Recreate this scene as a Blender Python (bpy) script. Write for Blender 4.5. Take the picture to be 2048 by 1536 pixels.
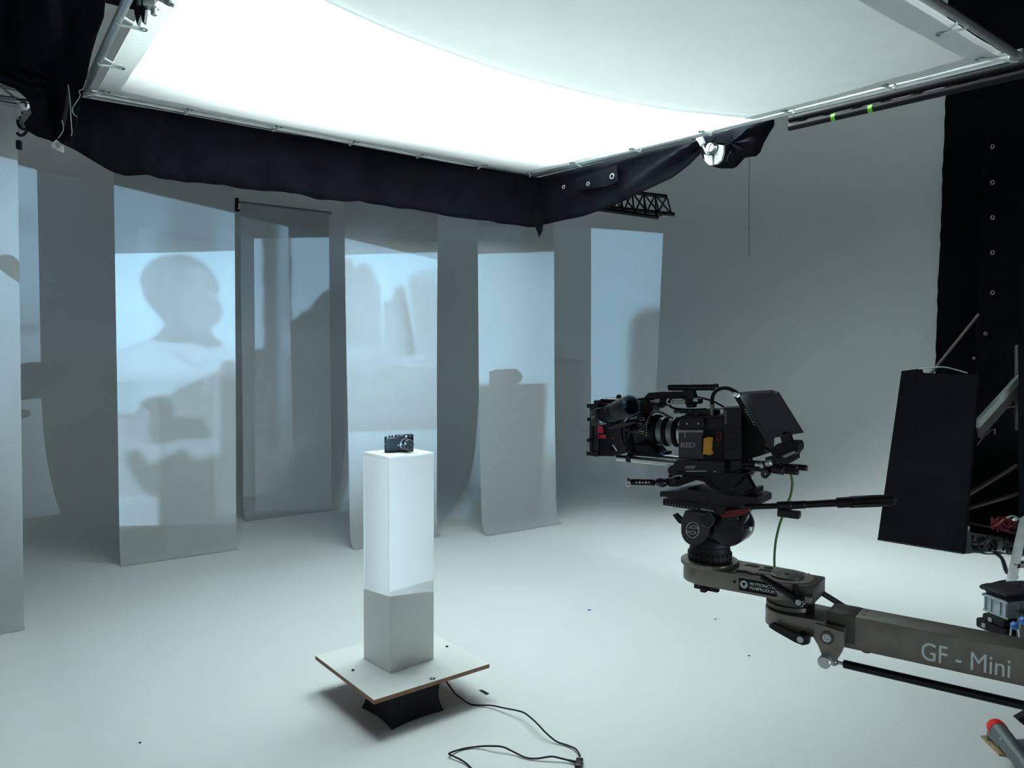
import bpy, bmesh, math, random
import numpy as np
from mathutils import Vector, Matrix

for _o in list(bpy.data.objects):
    bpy.data.objects.remove(_o)
SC = bpy.context.scene
COL = SC.collection
random.seed(4)
R = math.radians

# ------------------------------------------------------------------ camera
F_PX, PITCH, ROLL, EYE = 1512.0, .0414, .0045, 1.58
_f = Vector((0, math.cos(PITCH), -math.sin(PITCH)))
_u0 = Vector((0, math.sin(PITCH), math.cos(PITCH)))
_r0 = Vector((1, 0, 0))
_r = _r0 * math.cos(ROLL) + _u0 * math.sin(ROLL)
_u = _u0 * math.cos(ROLL) - _r0 * math.sin(ROLL)
camd = bpy.data.cameras.new('camera')
cam = bpy.data.objects.new('camera', camd)
COL.objects.link(cam)
camd.sensor_fit = 'HORIZONTAL'
camd.sensor_width = 36.0
camd.lens = F_PX / 2048 * 36.0
camd.clip_start = .05
m = Matrix((_r, _u, -_f)).transposed().to_4x4()
m.translation = Vector((0, 0, EYE))
cam.matrix_world = m
SC.camera = cam

# ------------------------------------------------------------------ world, lights, exposure
w = bpy.data.worlds.new('studio_dark')
SC.world = w
w.use_nodes = True
w.node_tree.nodes['Background'].inputs[0].default_value = (.86, 1.0, .98, 1)
w.node_tree.nodes['Background'].inputs[1].default_value = .26
SC.view_settings.view_transform = 'Standard'
SC.view_settings.look = 'None'
SC.view_settings.gamma = 1
SC.view_settings.use_curve_mapping = False
SC.view_settings.exposure = 0.26
SC.cycles.use_denoising = True
SC.cycles.max_bounces = 6
SC.cycles.diffuse_bounces = 3
SC.cycles.adaptive_threshold = .08
SC.cycles.transparent_max_bounces = 12
SC.cycles.sample_clamp_indirect = 8.0
SC.cycles.blur_glossy = 1.0


def area_lamp(name, loc, size, size_y, power, color, spread, rot=(0, 0, 0)):
    d = bpy.data.lights.new(name, 'AREA')
    d.shape = 'RECTANGLE'
    d.size, d.size_y, d.energy, d.color = size, size_y, power, color
    d.spread = R(spread)
    o = bpy.data.objects.new(name, d)
    COL.objects.link(o)
    o.location, o.rotation_euler = loc, rot
    return o


SILK_Z = 3.05
KEY = (.85, 1.0, .995)
# two soft lamps rigged above the overhead silk, over its far half
area_lamp('studio_lamp', (-1.15, 4.28, 4.85), 1.5, 1.0, 144, KEY, 100, (R(-29), 0, R(36)))
area_lamp('studio_lamp', (.35, 5.35, 4.85), 1.5, 1.0, 144, KEY, 100, (R(-29), 0, R(36)))

# ------------------------------------------------------------------ helpers: projection of measured points
def ray(px, py):
    return _f + _r * ((px - 1024) / F_PX) + _u * ((768 - py) / F_PX)


def at_z(px, py, z=0.0):
    d = ray(px, py)
    return Vector((0, 0, EYE)) + d * ((z - EYE) / d.z)


def at_y(px, py, y):
    d = ray(px, py)
    return Vector((0, 0, EYE)) + d * (y / d.y)


def at_plane(px, py, p, n):
    d = ray(px, py)
    c = Vector((0, 0, EYE))
    return c + d * ((Vector(p) - c).dot(n) / d.dot(n))


TH = R(36)
U = Vector((math.cos(TH), math.sin(TH), 0))      # stage axis along the paper strips
V = Vector((-math.sin(TH), math.cos(TH), 0))     # stage axis towards the cyclorama
Z = Vector((0, 0, 1))


def uv(u, v, z=0.0):
    return U * u + V * v + Z * z


# ------------------------------------------------------------------ materials
def mat(name, color, rough=.5, metal=0.0, var=0.0, scale=8.0, bump=0.0, bscale=60.0, spec=.5, coat=0.0, stretch=None):
    m_ = bpy.data.materials.new(name)
    m_.use_nodes = True
    nt = m_.node_tree
    b = nt.nodes['Principled BSDF']
    b.inputs['Roughness'].default_value = rough
    b.inputs['Metallic'].default_value = metal
    b.inputs['Specular IOR Level'].default_value = spec
    b.inputs['Coat Weight'].default_value = coat
    c = (*color, 1)
    b.inputs['Base Color'].default_value = c
    tc = nt.nodes.new('ShaderNodeTexCoord')
    src = tc.outputs['Object']
    if stretch:
        mp = nt.nodes.new('ShaderNodeMapping')
        mp.inputs['Scale'].default_value = stretch
        nt.links.new(src, mp.inputs['Vector'])
        src = mp.outputs['Vector']
    nz = nt.nodes.new('ShaderNodeTexNoise')
    nz.inputs['Scale'].default_value = scale
    nz.inputs['Detail'].default_value = 4
    nt.links.new(src, nz.inputs['Vector'])
    rp = nt.nodes.new('ShaderNodeValToRGB')
    rp.color_ramp.elements[0].position = .3
    rp.color_ramp.elements[1].position = .7
    k = max(var, .02)
    rp.color_ramp.elements[0].color = (color[0] * (1 - k), color[1] * (1 - k), color[2] * (1 - k), 1)
    rp.color_ramp.elements[1].color = (min(1, color[0] * (1 + k)), min(1, color[1] * (1 + k)), min(1, color[2] * (1 + k)), 1)
    nt.links.new(nz.outputs['Fac'], rp.inputs['Fac'])
    nt.links.new(rp.outputs['Color'], b.inputs['Base Color'])
    if bump > 0:
        n2 = nt.nodes.new('ShaderNodeTexNoise')
        n2.inputs['Scale'].default_value = bscale
        n2.inputs['Detail'].default_value = 3
        nt.links.new(src, n2.inputs['Vector'])
        bp = nt.nodes.new('ShaderNodeBump')
        bp.inputs['Strength'].default_value = bump
        bp.inputs['Distance'].default_value = .01
        nt.links.new(n2.outputs['Fac'], bp.inputs['Height'])
        nt.links.new(bp.outputs['Normal'], b.inputs['Normal'])
    return m_


def cloth_mat(name, color, trans, transp=0.0, bscale=14.0, bump=.0):
    """thin fabric or paper: diffuse front, translucent back, an optional see-through share"""
    m_ = bpy.data.materials.new(name)
    m_.use_nodes = True
    nt = m_.node_tree
    nt.nodes.remove(nt.nodes['Principled BSDF'])
    out = nt.nodes['Material Output']
    tc = nt.nodes.new('ShaderNodeTexCoord')
    nz = nt.nodes.new('ShaderNodeTexNoise')
    nz.inputs['Scale'].default_value = bscale
    nz.inputs['Detail'].default_value = 5
    nt.links.new(tc.outputs['Object'], nz.inputs['Vector'])
    rp = nt.nodes.new('ShaderNodeValToRGB')
    rp.color_ramp.elements[0].color = (*[c * .97 for c in color], 1)
    rp.color_ramp.elements[1].color = (*[min(1, c * 1.03) for c in color], 1)
    nt.links.new(nz.outputs['Fac'], rp.inputs['Fac'])
    d = nt.nodes.new('ShaderNodeBsdfDiffuse')
    t = nt.nodes.new('ShaderNodeBsdfTranslucent')
    nt.links.new(rp.outputs['Color'], d.inputs['Color'])
    nt.links.new(rp.outputs['Color'], t.inputs['Color'])
    if bump:
        bp = nt.nodes.new('ShaderNodeBump')
        bp.inputs['Strength'].default_value = bump
        bp.inputs['Distance'].default_value = .02
        nt.links.new(nz.outputs['Fac'], bp.inputs['Height'])
        nt.links.new(bp.outputs['Normal'], d.inputs['Normal'])
        nt.links.new(bp.outputs['Normal'], t.inputs['Normal'])
    mx = nt.nodes.new('ShaderNodeMixShader')
    mx.inputs[0].default_value = trans
    nt.links.new(d.outputs[0], mx.inputs[1])
    nt.links.new(t.outputs[0], mx.inputs[2])
    last = mx
    if transp:
        tr = nt.nodes.new('ShaderNodeBsdfTransparent')
        m2 = nt.nodes.new('ShaderNodeMixShader')
        m2.inputs[0].default_value = transp
        nt.links.new(mx.outputs[0], m2.inputs[1])
        nt.links.new(tr.outputs[0], m2.inputs[2])
        last = m2
    nt.links.new(last.outputs[0], out.inputs['Surface'])
    return m_


M = {}
M['cyc'] = mat('cyclorama_paint', (.74, .76, .765), .75, var=.02, scale=.8, spec=.2)
M['paper'] = cloth_mat('seamless_paper', (.485, .515, .53), .14, .07, 2.0)
M['silk_dense'] = cloth_mat('doubled_silk', (.72, .74, .73), .13, .012, 9.0, .25)
M['silk'] = cloth_mat('diffusion_silk', (.84, .86, .85), .55, .105, 9.0, .25)
M['hem'] = cloth_mat('silk_hem', (.74, .77, .76), .28, 0, 20.0, .1)
M['black_cloth'] = mat('black_duvetyne', (.008, .0095, .0145), .95, var=.3, scale=5, bump=.3, bscale=25, spec=.08)
M['curtain_black'] = mat('black_curtain_cloth', (.0055, .006, .007), .95, var=.25, scale=4, bump=.2, bscale=25, spec=.05)
M['black_room'] = mat('black_room', (.006, .007, .008), .95, spec=.05)
M['white_board'] = mat('white_laminate', (.80, .82, .80), .5, var=.015, scale=3, spec=.3)
M['mdf'] = mat('mdf_edge', (.30, .17, .11), .8, var=.18, scale=30)
M['black_matte'] = mat('black_matte', (.008, .0085, .010), .7, var=.2, scale=20, spec=.25)
M['black_plastic'] = mat('black_plastic', (.009, .0095, .011), .38, var=.2, scale=30, spec=.35)
M['black_gloss'] = mat('black_gloss', (.010, .011, .012), .18, spec=.6)
M['black_metal'] = mat('black_anodised', (.016, .017, .019), .28, .55, var=.15, scale=40)
M['dark_grey'] = mat('dark_grey_shell', (.026, .027, .03), .45, var=.12, scale=25)
M['rubber'] = mat('rubber', (.009, .009, .010), .55, spec=.25)
M['bronze'] = mat('bronze_anodised_aluminium', (.26, .235, .205), .42, .7, var=.1, scale=30, bump=.05, bscale=200)
M['bronze_dark'] = mat('bronze_anodised_dark', (.10, .092, .082), .4, .7, var=.1, scale=30)
M['steel'] = mat('steel', (.55, .57, .58), .28, 1.0, var=.08, scale=30)
M['alu'] = mat('aluminium', (.62, .64, .65), .38, .9, var=.1, scale=20)
M['alu_dull'] = mat('dull_aluminium', (.30, .31, .31), .5, .8, var=.12, scale=18)
M['white_paint'] = mat('white_print', (.72, .78, .77), .6)
M['grey_print'] = mat('grey_print', (.34, .36, .37), .6)
M['red_tape'] = mat('red_tape', (.62, .012, .05), .45)
M['red_anod'] = mat('red_lever', (.14, .006, .008), .4, .2)
M['red_dark'] = mat('dark_red_cable', (.07, .004, .006), .5, spec=.3)
M['gold'] = mat('gold_foil', (.62, .30, .035), .35, .45, var=.15, scale=40)
M['orange'] = mat('orange_tag', (.7, .2, .04), .5)
M['screen'] = mat('matte_screen', (.006, .006, .007), .6, spec=.12)
M['glass'] = mat('lens_glass', (.006, .008, .010), .06, spec=.8, coat=1.0)
M['green_cable'] = mat('green_cable', (.07, .17, .04), .5)
M['blue'] = mat('blue_plastic', (.02, .12, .42), .45)
M['red_cap'] = mat('red_end_cap', (.85, .015, .01), .4, spec=.5)
M['tube_grey'] = mat('grey_steel_tube', (.16, .175, .18), .45, .5, var=.1, scale=10)
M['ply'] = mat('plywood', (.42, .31, .16), .7, var=.2, scale=6, stretch=(1, 14, 14))
M['crate'] = mat('grey_blue_crate', (.30, .35, .39), .5, var=.05)
M['tag'] = mat('white_tag', (.75, .76, .75), .7)
M['lime'] = mat('lime_tape', (.2, .55, .05), .6)
M['rail_grey'] = mat('rail_grey', (.13, .125, .115), .4, .6, var=.15, scale=10)


# ------------------------------------------------------------------ mesh building
def frame_from(axis):
    a = Vector(axis).normalized()
    t = Vector((0, 0, 1)) if abs(a.z) < .9 else Vector((1, 0, 0))
    x = t.cross(a).normalized()
    return x, a.cross(x).normalized(), a


def smooth_path(pts, n=6):
    P = [Vector(p) for p in pts]
    out = []
    for i in range(len(P) - 1):
        p0, p1, p2, p3 = P[max(i - 1, 0)], P[i], P[i + 1], P[min(i + 2, len(P) - 1)]
        for k in range(n):
            t = k / n
            out.append(.5 * ((2 * p1) + (p2 - p0) * t + (2 * p0 - 5 * p1 + 4 * p2 - p3) * t * t + (3 * p1 - p0 - 3 * p2 + p3) * t ** 3))
    out.append(P[-1])
    return out


class MB:
    def __init__(self):
        self.bm = bmesh.new()

    def box(self, c, size, bevel=0.0, rot=None, seg=2):
        r = bmesh.ops.create_cube(self.bm, size=1.0)
        vs = r['verts']
        mt = Matrix.Translation(Vector(c)) @ (rot.to_4x4() if rot is not None else Matrix.Identity(4)) @ Matrix.Diagonal((*size, 1))
        bmesh.ops.transform(self.bm, matrix=mt, verts=vs)
        if bevel > 0:
            es = list({e for v in vs for e in v.link_edges})
            bmesh.ops.bevel(self.bm, geom=es, offset=min(bevel, .45 * min(size)), segments=seg, affect='EDGES', profile=.5)
        return self

    def span(self, p0, p1, bevel=0.0):
        p0, p1 = Vector(p0), Vector(p1)
        return self.box((p0 + p1) / 2, [abs(a) for a in (p1 - p0)], bevel)

    def lathe(self, o, axis, prof, seg=32, caps=True):
        x, y, a = frame_from(axis)
        o = Vector(o)
        rings = []
        for t, r in prof:
            if r < 1e-6:
                rings.append([self.bm.verts.new(o + a * t)])
            else:
                rings.append([self.bm.verts.new(o + a * t + (x * math.cos(2 * math.pi * k / seg) + y * math.sin(2 * math.pi * k / seg)) * r) for k in range(seg)])
        for A, B in zip(rings, rings[1:]):
            if len(A) == 1 and len(B) == 1:
                continue
            for k in range(seg):
                k2 = (k + 1) % seg
                if len(A) == 1:
                    self.bm.faces.new((A[0], B[k], B[k2]))
                elif len(B) == 1:
                    self.bm.faces.new((A[k], B[0], A[k2]))
                else:
                    self.bm.faces.new((A[k], B[k], B[k2], A[k2]))
        if caps:
            if len(rings[0]) > 1:
                self.bm.faces.new(rings[0])
            if len(rings[-1]) > 1:
                self.bm.faces.new(list(reversed(rings[-1])))
        return self

    def cyl(self, p0, p1, r0, r1=None, seg=20, bev=0.0):
        p0, p1 = Vector(p0), Vector(p1)
        L = (p1 - p0).length
        r1 = r0 if r1 is None else r1
        if bev:
            prof = [(0, r0 - bev), (bev, r0), (L - bev, r1), (L, r1 - bev)]
        else:
            prof = [(0, r0), (L, r1)]
        return self.lathe(p0, p1 - p0, prof, seg)

    def tube(self, pts, r, seg=8, smooth=0, flat=1.0):
        P = smooth_path(pts, smooth) if smooth else [Vector(p) for p in pts]
        rings = []
        up = None
        for i, p in enumerate(P):
            d = (P[min(i + 1, len(P) - 1)] - P[max(i - 1, 0)]).normalized()
            if up is None:
                x, y, _ = frame_from(d)
            else:
                x = (up - d * up.dot(d)).normalized()
                y = d.cross(x)
            up = x
            rings.append([self.bm.verts.new(p + (x * math.cos(2 * math.pi * k / seg) + y * flat * math.sin(2 * math.pi * k / seg)) * r) for k in range(seg)])
        for A, B in zip(rings, rings[1:]):
            for k in range(seg):
                self.bm.faces.new((A[k], A[(k + 1) % seg], B[(k + 1) % seg], B[k]))
        self.bm.faces.new(list(reversed(rings[0])))
        self.bm.faces.new(rings[-1])
        return self

    def prism(self, poly, depth):
        """poly: list of 3-D points in one plane; depth: extrusion vector"""
        d = Vector(depth)
        a = [self.bm.verts.new(Vector(p)) for p in poly]
        b = [self.bm.verts.new(Vector(p) + d) for p in poly]
        self.bm.faces.new(a)
        self.bm.faces.new(list(reversed(b)))
        n = len(a)
        for k in range(n):
            self.bm.faces.new((a[k], b[k], b[(k + 1) % n], a[(k + 1) % n]))
        return self

    def grid(self, rows):
        vs = [[self.bm.verts.new(Vector(p)) for p in r] for r in rows]
        for i in range(len(vs) - 1):
            for j in range(len(vs[0]) - 1):
                self.bm.faces.new((vs[i][j], vs[i][j + 1], vs[i + 1][j + 1], vs[i + 1][j]))
        return self

    def torus(self, c, axis, r, rr, seg=20, sseg=8):
        x, y, a = frame_from(axis)
        c = Vector(c)
        rings = []
        for k in range(seg):
            t = 2 * math.pi * k / seg
            d = x * math.cos(t) + y * math.sin(t)
            rings.append([self.bm.verts.new(c + d * (r + rr * math.cos(2 * math.pi * j / sseg)) + a * rr * math.sin(2 * math.pi * j / sseg)) for j in range(sseg)])
        for k in range(seg):
            A, B = rings[k], rings[(k + 1) % seg]
            for j in range(sseg):
                self.bm.faces.new((A[j], B[j], B[(j + 1) % sseg], A[(j + 1) % sseg]))
        return self

    def sphere(self, c, r, sc=(1, 1, 1), sub=2):
        q = bmesh.ops.create_icosphere(self.bm, subdivisions=sub, radius=1)
        bmesh.ops.transform(self.bm, matrix=Matrix.Translation(Vector(c)) @ Matrix.Diagonal((r * sc[0], r * sc[1], r * sc[2], 1)), verts=q['verts'])
        return self

    def build(self, name, material, parent=None, smooth=35, label=None, recalc=True):
        if recalc:
            bmesh.ops.recalc_face_normals(self.bm, faces=self.bm.faces)
        me = bpy.data.meshes.new(name)
        self.bm.to_mesh(me)
        self.bm.free()
        me.materials.append(M[material] if isinstance(material, str) else material)
        if smooth:
            me.shade_smooth()
            me.set_sharp_from_angle(angle=R(smooth))
        o = bpy.data.objects.new(name, me)
        COL.objects.link(o)
        if parent is not None:
            o.parent = parent
        if label:
            o['label'] = label
        return o


def tag(o, label, cat, group=None, kind=None):
    o['label'] = label
    o['category'] = cat
    if group:
        o['group'] = group
    if kind:
        o['kind'] = kind
    return o


def thing(name, label, cat, loc=(0, 0, 0), rz=0.0, group=None):
    e = bpy.data.objects.new(name, None)
    COL.objects.link(e)
    e.location = loc
    e.rotation_euler = (0, 0, rz)
    e.empty_display_size = .1
    return tag(e, label, cat, group)


def local(e):
    """world point -> the local frame of an unparented Empty"""
    mi = (Matrix.Translation(e.location) @ e.rotation_euler.to_matrix().to_4x4()).inverted()
    return lambda p: mi @ Vector(p)


def text(name, s, size, o, xdir, ydir, material, parent, extrude=.0004, outline=0.0, bold=0.0, align='LEFT', label=None, sx=1.0):
    cu = bpy.data.curves.new(name, 'FONT')
    cu.body = s
    cu.size = size
    cu.align_x = align
    cu.resolution_u = 4
    if outline:
        cu.fill_mode = 'NONE'
        cu.bevel_depth = outline
        cu.bevel_resolution = 0
    else:
        cu.extrude = extrude
        cu.offset = bold
    t = bpy.data.objects.new(name, cu)
    COL.objects.link(t)
    bpy.context.view_layer.update()
    me = bpy.data.meshes.new_from_object(t.evaluated_get(bpy.context.evaluated_depsgraph_get()))
    bpy.data.objects.remove(t)
    x = Vector(xdir).normalized()
    y = Vector(ydir)
    y = (y - x * x.dot(y)).normalized()
    z = x.cross(y)
    mt = Matrix((x * sx, y, z)).transposed().to_4x4()
    mt.translation = Vector(o)
    me.transform(mt)
    me.materials.clear()
    me.materials.append(M[material])
    ob = bpy.data.objects.new(name, me)
    COL.objects.link(ob)
    if parent is not None:
        ob.parent = parent
    if label:
        ob['label'] = label
    return ob


def struct(o):
    o['kind'] = 'structure'
    return o


# ------------------------------------------------------------------ the cyclorama
WV, WU, RC, RF = 8.5, 7.5, 1.7, 1.15      # wall offsets along V and U, corner radius, cove radius
plan = [(-6.0 + 1.0 * k, WV) for k in range(0, 12)]
plan = [p for p in plan if p[0] < WU - RC]
for k in range(13):
    t = math.pi / 2 * k / 12
    plan.append((WU - RC + RC * math.sin(t), WV - RC + RC * math.cos(t)))
for k in range(1, 9):
    plan.append((WU, WV - RC + (3.3 - WV + RC) * k / 8))
nrm = []
for i in range(len(plan)):
    a, b = plan[max(i - 1, 0)], plan[min(i + 1, len(plan) - 1)]
    dx, dy = b[0] - a[0], b[1] - a[1]
    L = math.hypot(dx, dy)
    nrm.append((dy / L, -dx / L))            # points into the room
prof = [(RF * (1 - math.sin(math.pi / 2 * k / 16)), RF * (1 - math.cos(math.pi / 2 * k / 16))) for k in range(17)] + [(0, 2.0), (0, 3.0), (0, 5.0)]
rows = []
for off, z in prof:
    rows.append([uv(p[0] - abs(q[0]) * off if q[0] else p[0], p[1] - abs(q[1]) * off, z) for p, q in zip(plan, nrm)])
wall = MB().grid(rows).build('wall_back', 'cyc', None, smooth=60)
struct(wall)
bmf = MB()
edge = rows[0]
pts = [uv(-6, -4)] + list(edge) + [uv(WU, 3.3), uv(10.5, 3.3), uv(10.5, -6), uv(-6, -6)]
fv = [bmf.bm.verts.new(p) for p in pts[1:-1]] + [bmf.bm.verts.new(uv(-6, -6))]
bmf.bm.faces.new(fv)
bmesh.ops.triangulate(bmf.bm, faces=bmf.bm.faces)
struct(bmf.build('floor', 'cyc', None, smooth=0))
struct(MB().span((-12, -6, 5.3), (13, 15, 5.4)).build('ceiling', 'black_room', None, smooth=0))

# ------------------------------------------------------------------ paper strips
STRIPS = [
    # bottom edge left, right (floor), upper left, upper right, label
    ((None, (48, 1258)), (None, (34, 200)), 'pale paper strip cut by the picture edge, nearest of the hanging strips'),
    (((240, 1133), (473, 1103)), ((228, 371), (470, 425)), "hanging paper strip that catches the projected man's head in profile"),
    (((487, 1045), (663, 1018)), ((480, 400), (657, 410)), "dim paper strip set back between the head picture and the building picture"),
    (((700, 1100), (873, 1072)), ((688, 430), (875, 430)), 'hanging paper strip with projected buildings, partly behind the white pedestal'),
    (((963, 1073), (1112, 1048)), ((955, 450), (1108, 450)), 'hanging paper strip bearing the shadow of the small camera and pedestal'),
]
STRIP_TOP = 2.94
strips = []
for k, ((bl, br), (tl, tr), lab) in enumerate(STRIPS):
    b1 = at_z(*br)
    b0 = at_z(*bl) if bl else b1 - U * .86
    v0 = ((b0 + b1) / 2).dot(V) + .06
    P0 = V * v0
    def uu(px, default):
        return at_plane(px[0], px[1], P0, V)
    t1 = uu(tr, None)
    t0 = uu(tl, None) if tl else None
    # straight side edges through the two measured heights
    def side(top, bot_px):
        bot = at_plane(bot_px[0], bot_px[1] - 12, P0, V)
        g = (top.dot(U) - bot.dot(U)) / (top.z - bot.z)
        return lambda z: bot.dot(U) + g * (z - bot.z)
    ur = side(t1, br)
    ul = side(t0, bl) if tl else (lambda z: ur(z) - .86)
    zs = [STRIP_TOP, 2.4, 1.9, 1.4, .9, .5, .25, .16, .10, .06, .03, .012, .004]
    curl = [0, 0, 0, 0, 0, 0, .000, .002, .008, .018, .034, .055, .085]
    if k == 1:
        curl = [c * .6 for c in curl]
    rows = []
    for z, c in zip(zs, curl):
        wv = .004 * math.sin(z * 3 + k)
        rows.append([uv(ul(z) + (ur(z) - ul(z)) * j / 8, v0 - c + wv + .006 * math.sin(j * .8 + k * 2) * min(1, z), z) for j in range(9)])
    o = MB().grid(rows).build('paper_strip', 'paper', None, smooth=60)
    tag(o, lab, 'paper strip', 'paper strips hung in a row as projection screens')
    strips.append((ul(STRIP_TOP), ur(STRIP_TOP), v0))
    e = thing('crossbar', ['thin metal pipe carrying the nearest strip by the picture edge', 'thin metal pipe carrying the strip with the head', 'thin metal pipe on top of the dim set-back strip',
                           'thin metal pipe carrying the strip with buildings', 'thin metal pipe carrying the strip with the small camera shadow'][k], 'pipe', uv(ul(STRIP_TOP), v0, STRIP_TOP + .014), R(36), 'pipes the strips hang from')
    wd = ur(STRIP_TOP) - ul(STRIP_TOP)
    MB().cyl((-.06, .0, 0), (wd + (.03 if k else .0), .0, 0), .012, seg=12).build('pipe', 'alu_dull', e)
    if k in (2, 0):
        xx = -.035 if k == 2 else wd + .035
        MB().box((xx, -.0, .012), (.04, .05, .05), .01).box((xx, 0, -.035), (.03, .03, .05), .006).build('clamp', 'black_matte', e)
        MB().box((xx, -.005, -.075), (.055, .04, .022), .005).build('clamp_screw', 'black_matte', e)

# ------------------------------------------------------------------ pedestal, platform, turntable
PZ0, PZ1 = .163, 1.123
pf, pr_, pl_ = Vector((-.534, 3.283, 0)), Vector((-.3563, 3.4446, 0)), Vector((-.6677, 3.4548, 0))
pa, pb = (pr_ - pf), (pl_ - pf)
pw, pd = pa.length, pb.length
ped_rz = math.atan2(pa.y, pa.x)
e = thing('display_pedestal', 'tall white square pedestal standing on the white platform', 'pedestal', (pf.x, pf.y, PZ0 + .0008), ped_rz)
H_ = PZ1 - PZ0
tk = .012
for i, (p0, p1) in enumerate((((0, 0, 0), (pw, tk, H_ - tk)), ((0, pd - tk, 0), (pw, pd, H_ - tk)), ((0, tk, 0), (tk, pd - tk, H_ - tk)), ((pw - tk, tk, 0), (pw, pd - tk, H_ - tk)))):
    MB().span(p0, p1, .0012).build('side_panel', 'white_board', e)
MB().span((0, 0, H_ - tk), (pw, pd, H_), .0012).build('top_panel', 'white_board', e)

qf = at_z(747.9, 1400, PZ0)
qr, ql = at_z(978.9, 1327.5, PZ0), at_z(629.3, 1311.3, PZ0)
ga, gb = qr - qf, ql - qf
e = thing('platform_board', 'white square board with brown edges on the black turntable', 'platform', (qf.x, qf.y, PZ0), math.atan2(ga.y, ga.x))
gw, gd = ga.length, gb.length
TB = .019
MB().span((0, 0, -TB), (gw, gd, -.0015)).build('board_core', 'mdf', e)
MB().span((0, 0, -.0015), (gw, gd, 0)).build('top_laminate', 'white_board', e)
lc = local(e)
for px, py in ((706, 1341), (894, 1293.5)):
    c = lc(at_z(px, py, PZ0))
    MB().lathe((c.x, c.y, .0003), (0, 0, 1), [(0, .008), (.0012, .008), (.002, .004), (.0055, .0036), (.006, 0)], 14).build('screw', 'black_metal', e)
c = lc(at_z(865, 1357.5, PZ0))
st = MB().lathe((c.x, c.y, .0003), (0, 0, 1), [(0, .0125), (.0008, .0125)], 24).build('sticker', 'black_matte', e, label='round black sticker with a white triangle')
MB().prism([(c.x - .008, c.y + .004, .0013), (c.x + .007, c.y + .006, .0013), (c.x - .001, c.y - .008, .0013)], (0, 0, .0003)).build('triangle_mark', 'white_paint', st)

bz = PZ0 - TB
bf, bl_, br_ = at_z(784, 1461), at_z(722, 1418), at_z(889, 1422)
cc = (bl_ + br_) / 2
bax = math.atan2((br_ - bf).y, (br_ - bf).x)
e = thing('turntable_base', 'black flared base with concave sides under the white board', 'turntable', (cc.x, cc.y, 0), bax)
hw, hd = (br_ - bf).length / 2, (bl_ - bf).length / 2
mb = MB()
secs = []
NB = 10
for i in range(NB + 1):
    t = i / NB
    z = .004 + t * (bz - .004)
    k = 1 - .11 * math.sin(math.pi * min(1, t * 1.0)) ** .9 - .05 * t
    loop = []
    for sx, sy, ex, ey in ((-1, -1, 1, 0), (1, -1, 0, 1), (1, 1, -1, 0), (-1, 1, 0, -1)):
        for j in range(8):
            q = j / 8
            bow = .055 * math.sin(math.pi * q)
            x = sx * hw + ex * 2 * hw * q
            y = sy * hd + ey * 2 * hd * q
            if ex:
                y *= (1 - bow * 2)
            else:
                x *= (1 - bow * 2)
            loop.append(mb.bm.verts.new((x * k, y * k, z)))
    secs.append(loop)
for A, B in zip(secs, secs[1:]):
    n = len(A)
    for j in range(n):
        mb.bm.faces.new((A[j], A[(j + 1) % n], B[(j + 1) % n], B[j]))
mb.bm.faces.new(list(reversed(secs[0])))
mb.bm.faces.new(secs[-1])
mb.build('base_shell', 'black_matte', e, smooth=40)
MB().lathe((0, 0, 0), (0, 0, 1), [(0, hw * .8), (.004, hw * .8)], 24).build('foot_plate', 'rubber', e)

# ------------------------------------------------------------------ overhead silk on its frame
KC, KL, KR = Vector((.142, 6.359, SILK_Z)), Vector((-2.436, 4.355, SILK_Z)), Vector((2.483, 3.785, SILK_Z))
KN = KL + Vector((math.cos(R(-54)), math.sin(R(-54)), 0)) * 3.48


def on_frame(s, t):
    return KL * ((1 - s) * (1 - t)) + KC * (s * (1 - t)) + KR * (s * t) + KN * ((1 - s) * t)


silk = thing('overhead_silk', 'large white diffusion cloth stretched flat overhead on a square pipe frame', 'diffusion cloth', (0, 0, 0))
rng = np.random.RandomState(3)
WAVES = [(rng.uniform(-1, 1, 2), rng.uniform(4, 14), rng.uniform(0, 6.28)) for _ in range(14)]


def crease(s, t):
    q = 0.0
    for d, fr, ph in WAVES:
        q += math.sin((s * d[0] + t * d[1]) * fr * 3 + ph + 1.5 * math.sin(t * 5 + ph)) / 14
    return q


def silk_pt(s, t, lift=0.0):
    p = on_frame(s, t)
    edge = min(s, 1 - s, t, 1 - t)
    fan = 0.0
    for cs, ct in ((0, 0), (1, 0), (0, 1), (1, 1)):     # tension folds running out of the corners
        ds, dt = s - cs, t - ct
        rr = math.hypot(ds, dt)
        if rr > 1e-4:
            fan += math.sin(math.atan2(dt, ds) * 26) * math.exp(-rr * 4.5) * min(1, rr * 6)
    sag = -.10 * (math.sin(math.pi * s) * math.sin(math.pi * t)) ** .8
    return p + Z * (sag + (.014 * crease(s, t) * min(1, edge * 9) + .006 * fan) + lift)


NG = 90
I0, I1 = .018, .982
mb = MB()
mb.grid([[silk_pt(I0 + (I1 - I0) * i / NG, I0 + (I1 - I0) * j / NG) for i in range(NG + 1)] for j in range(NG + 1)])
mb.build('silk_fabric', 'silk', silk, smooth=80)
HW_ = .03
for nm, f0 in (('far', lambda q, k: (q, I0 + HW_ * k)), ('near', lambda q, k: (q, I1 - HW_ * k)), ('left', lambda q, k: (I0 + HW_ * k, q)), ('right', lambda q, k: (I1 - HW_ * k, q))):
    mb = MB()
    mb.grid([[silk_pt(*f0(I0 + (I1 - I0) * i / 60, k / 3), -.004) for i in range(61)] for k in range(4)])
    mb.build('hem', 'hem', silk, smooth=80)
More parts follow.
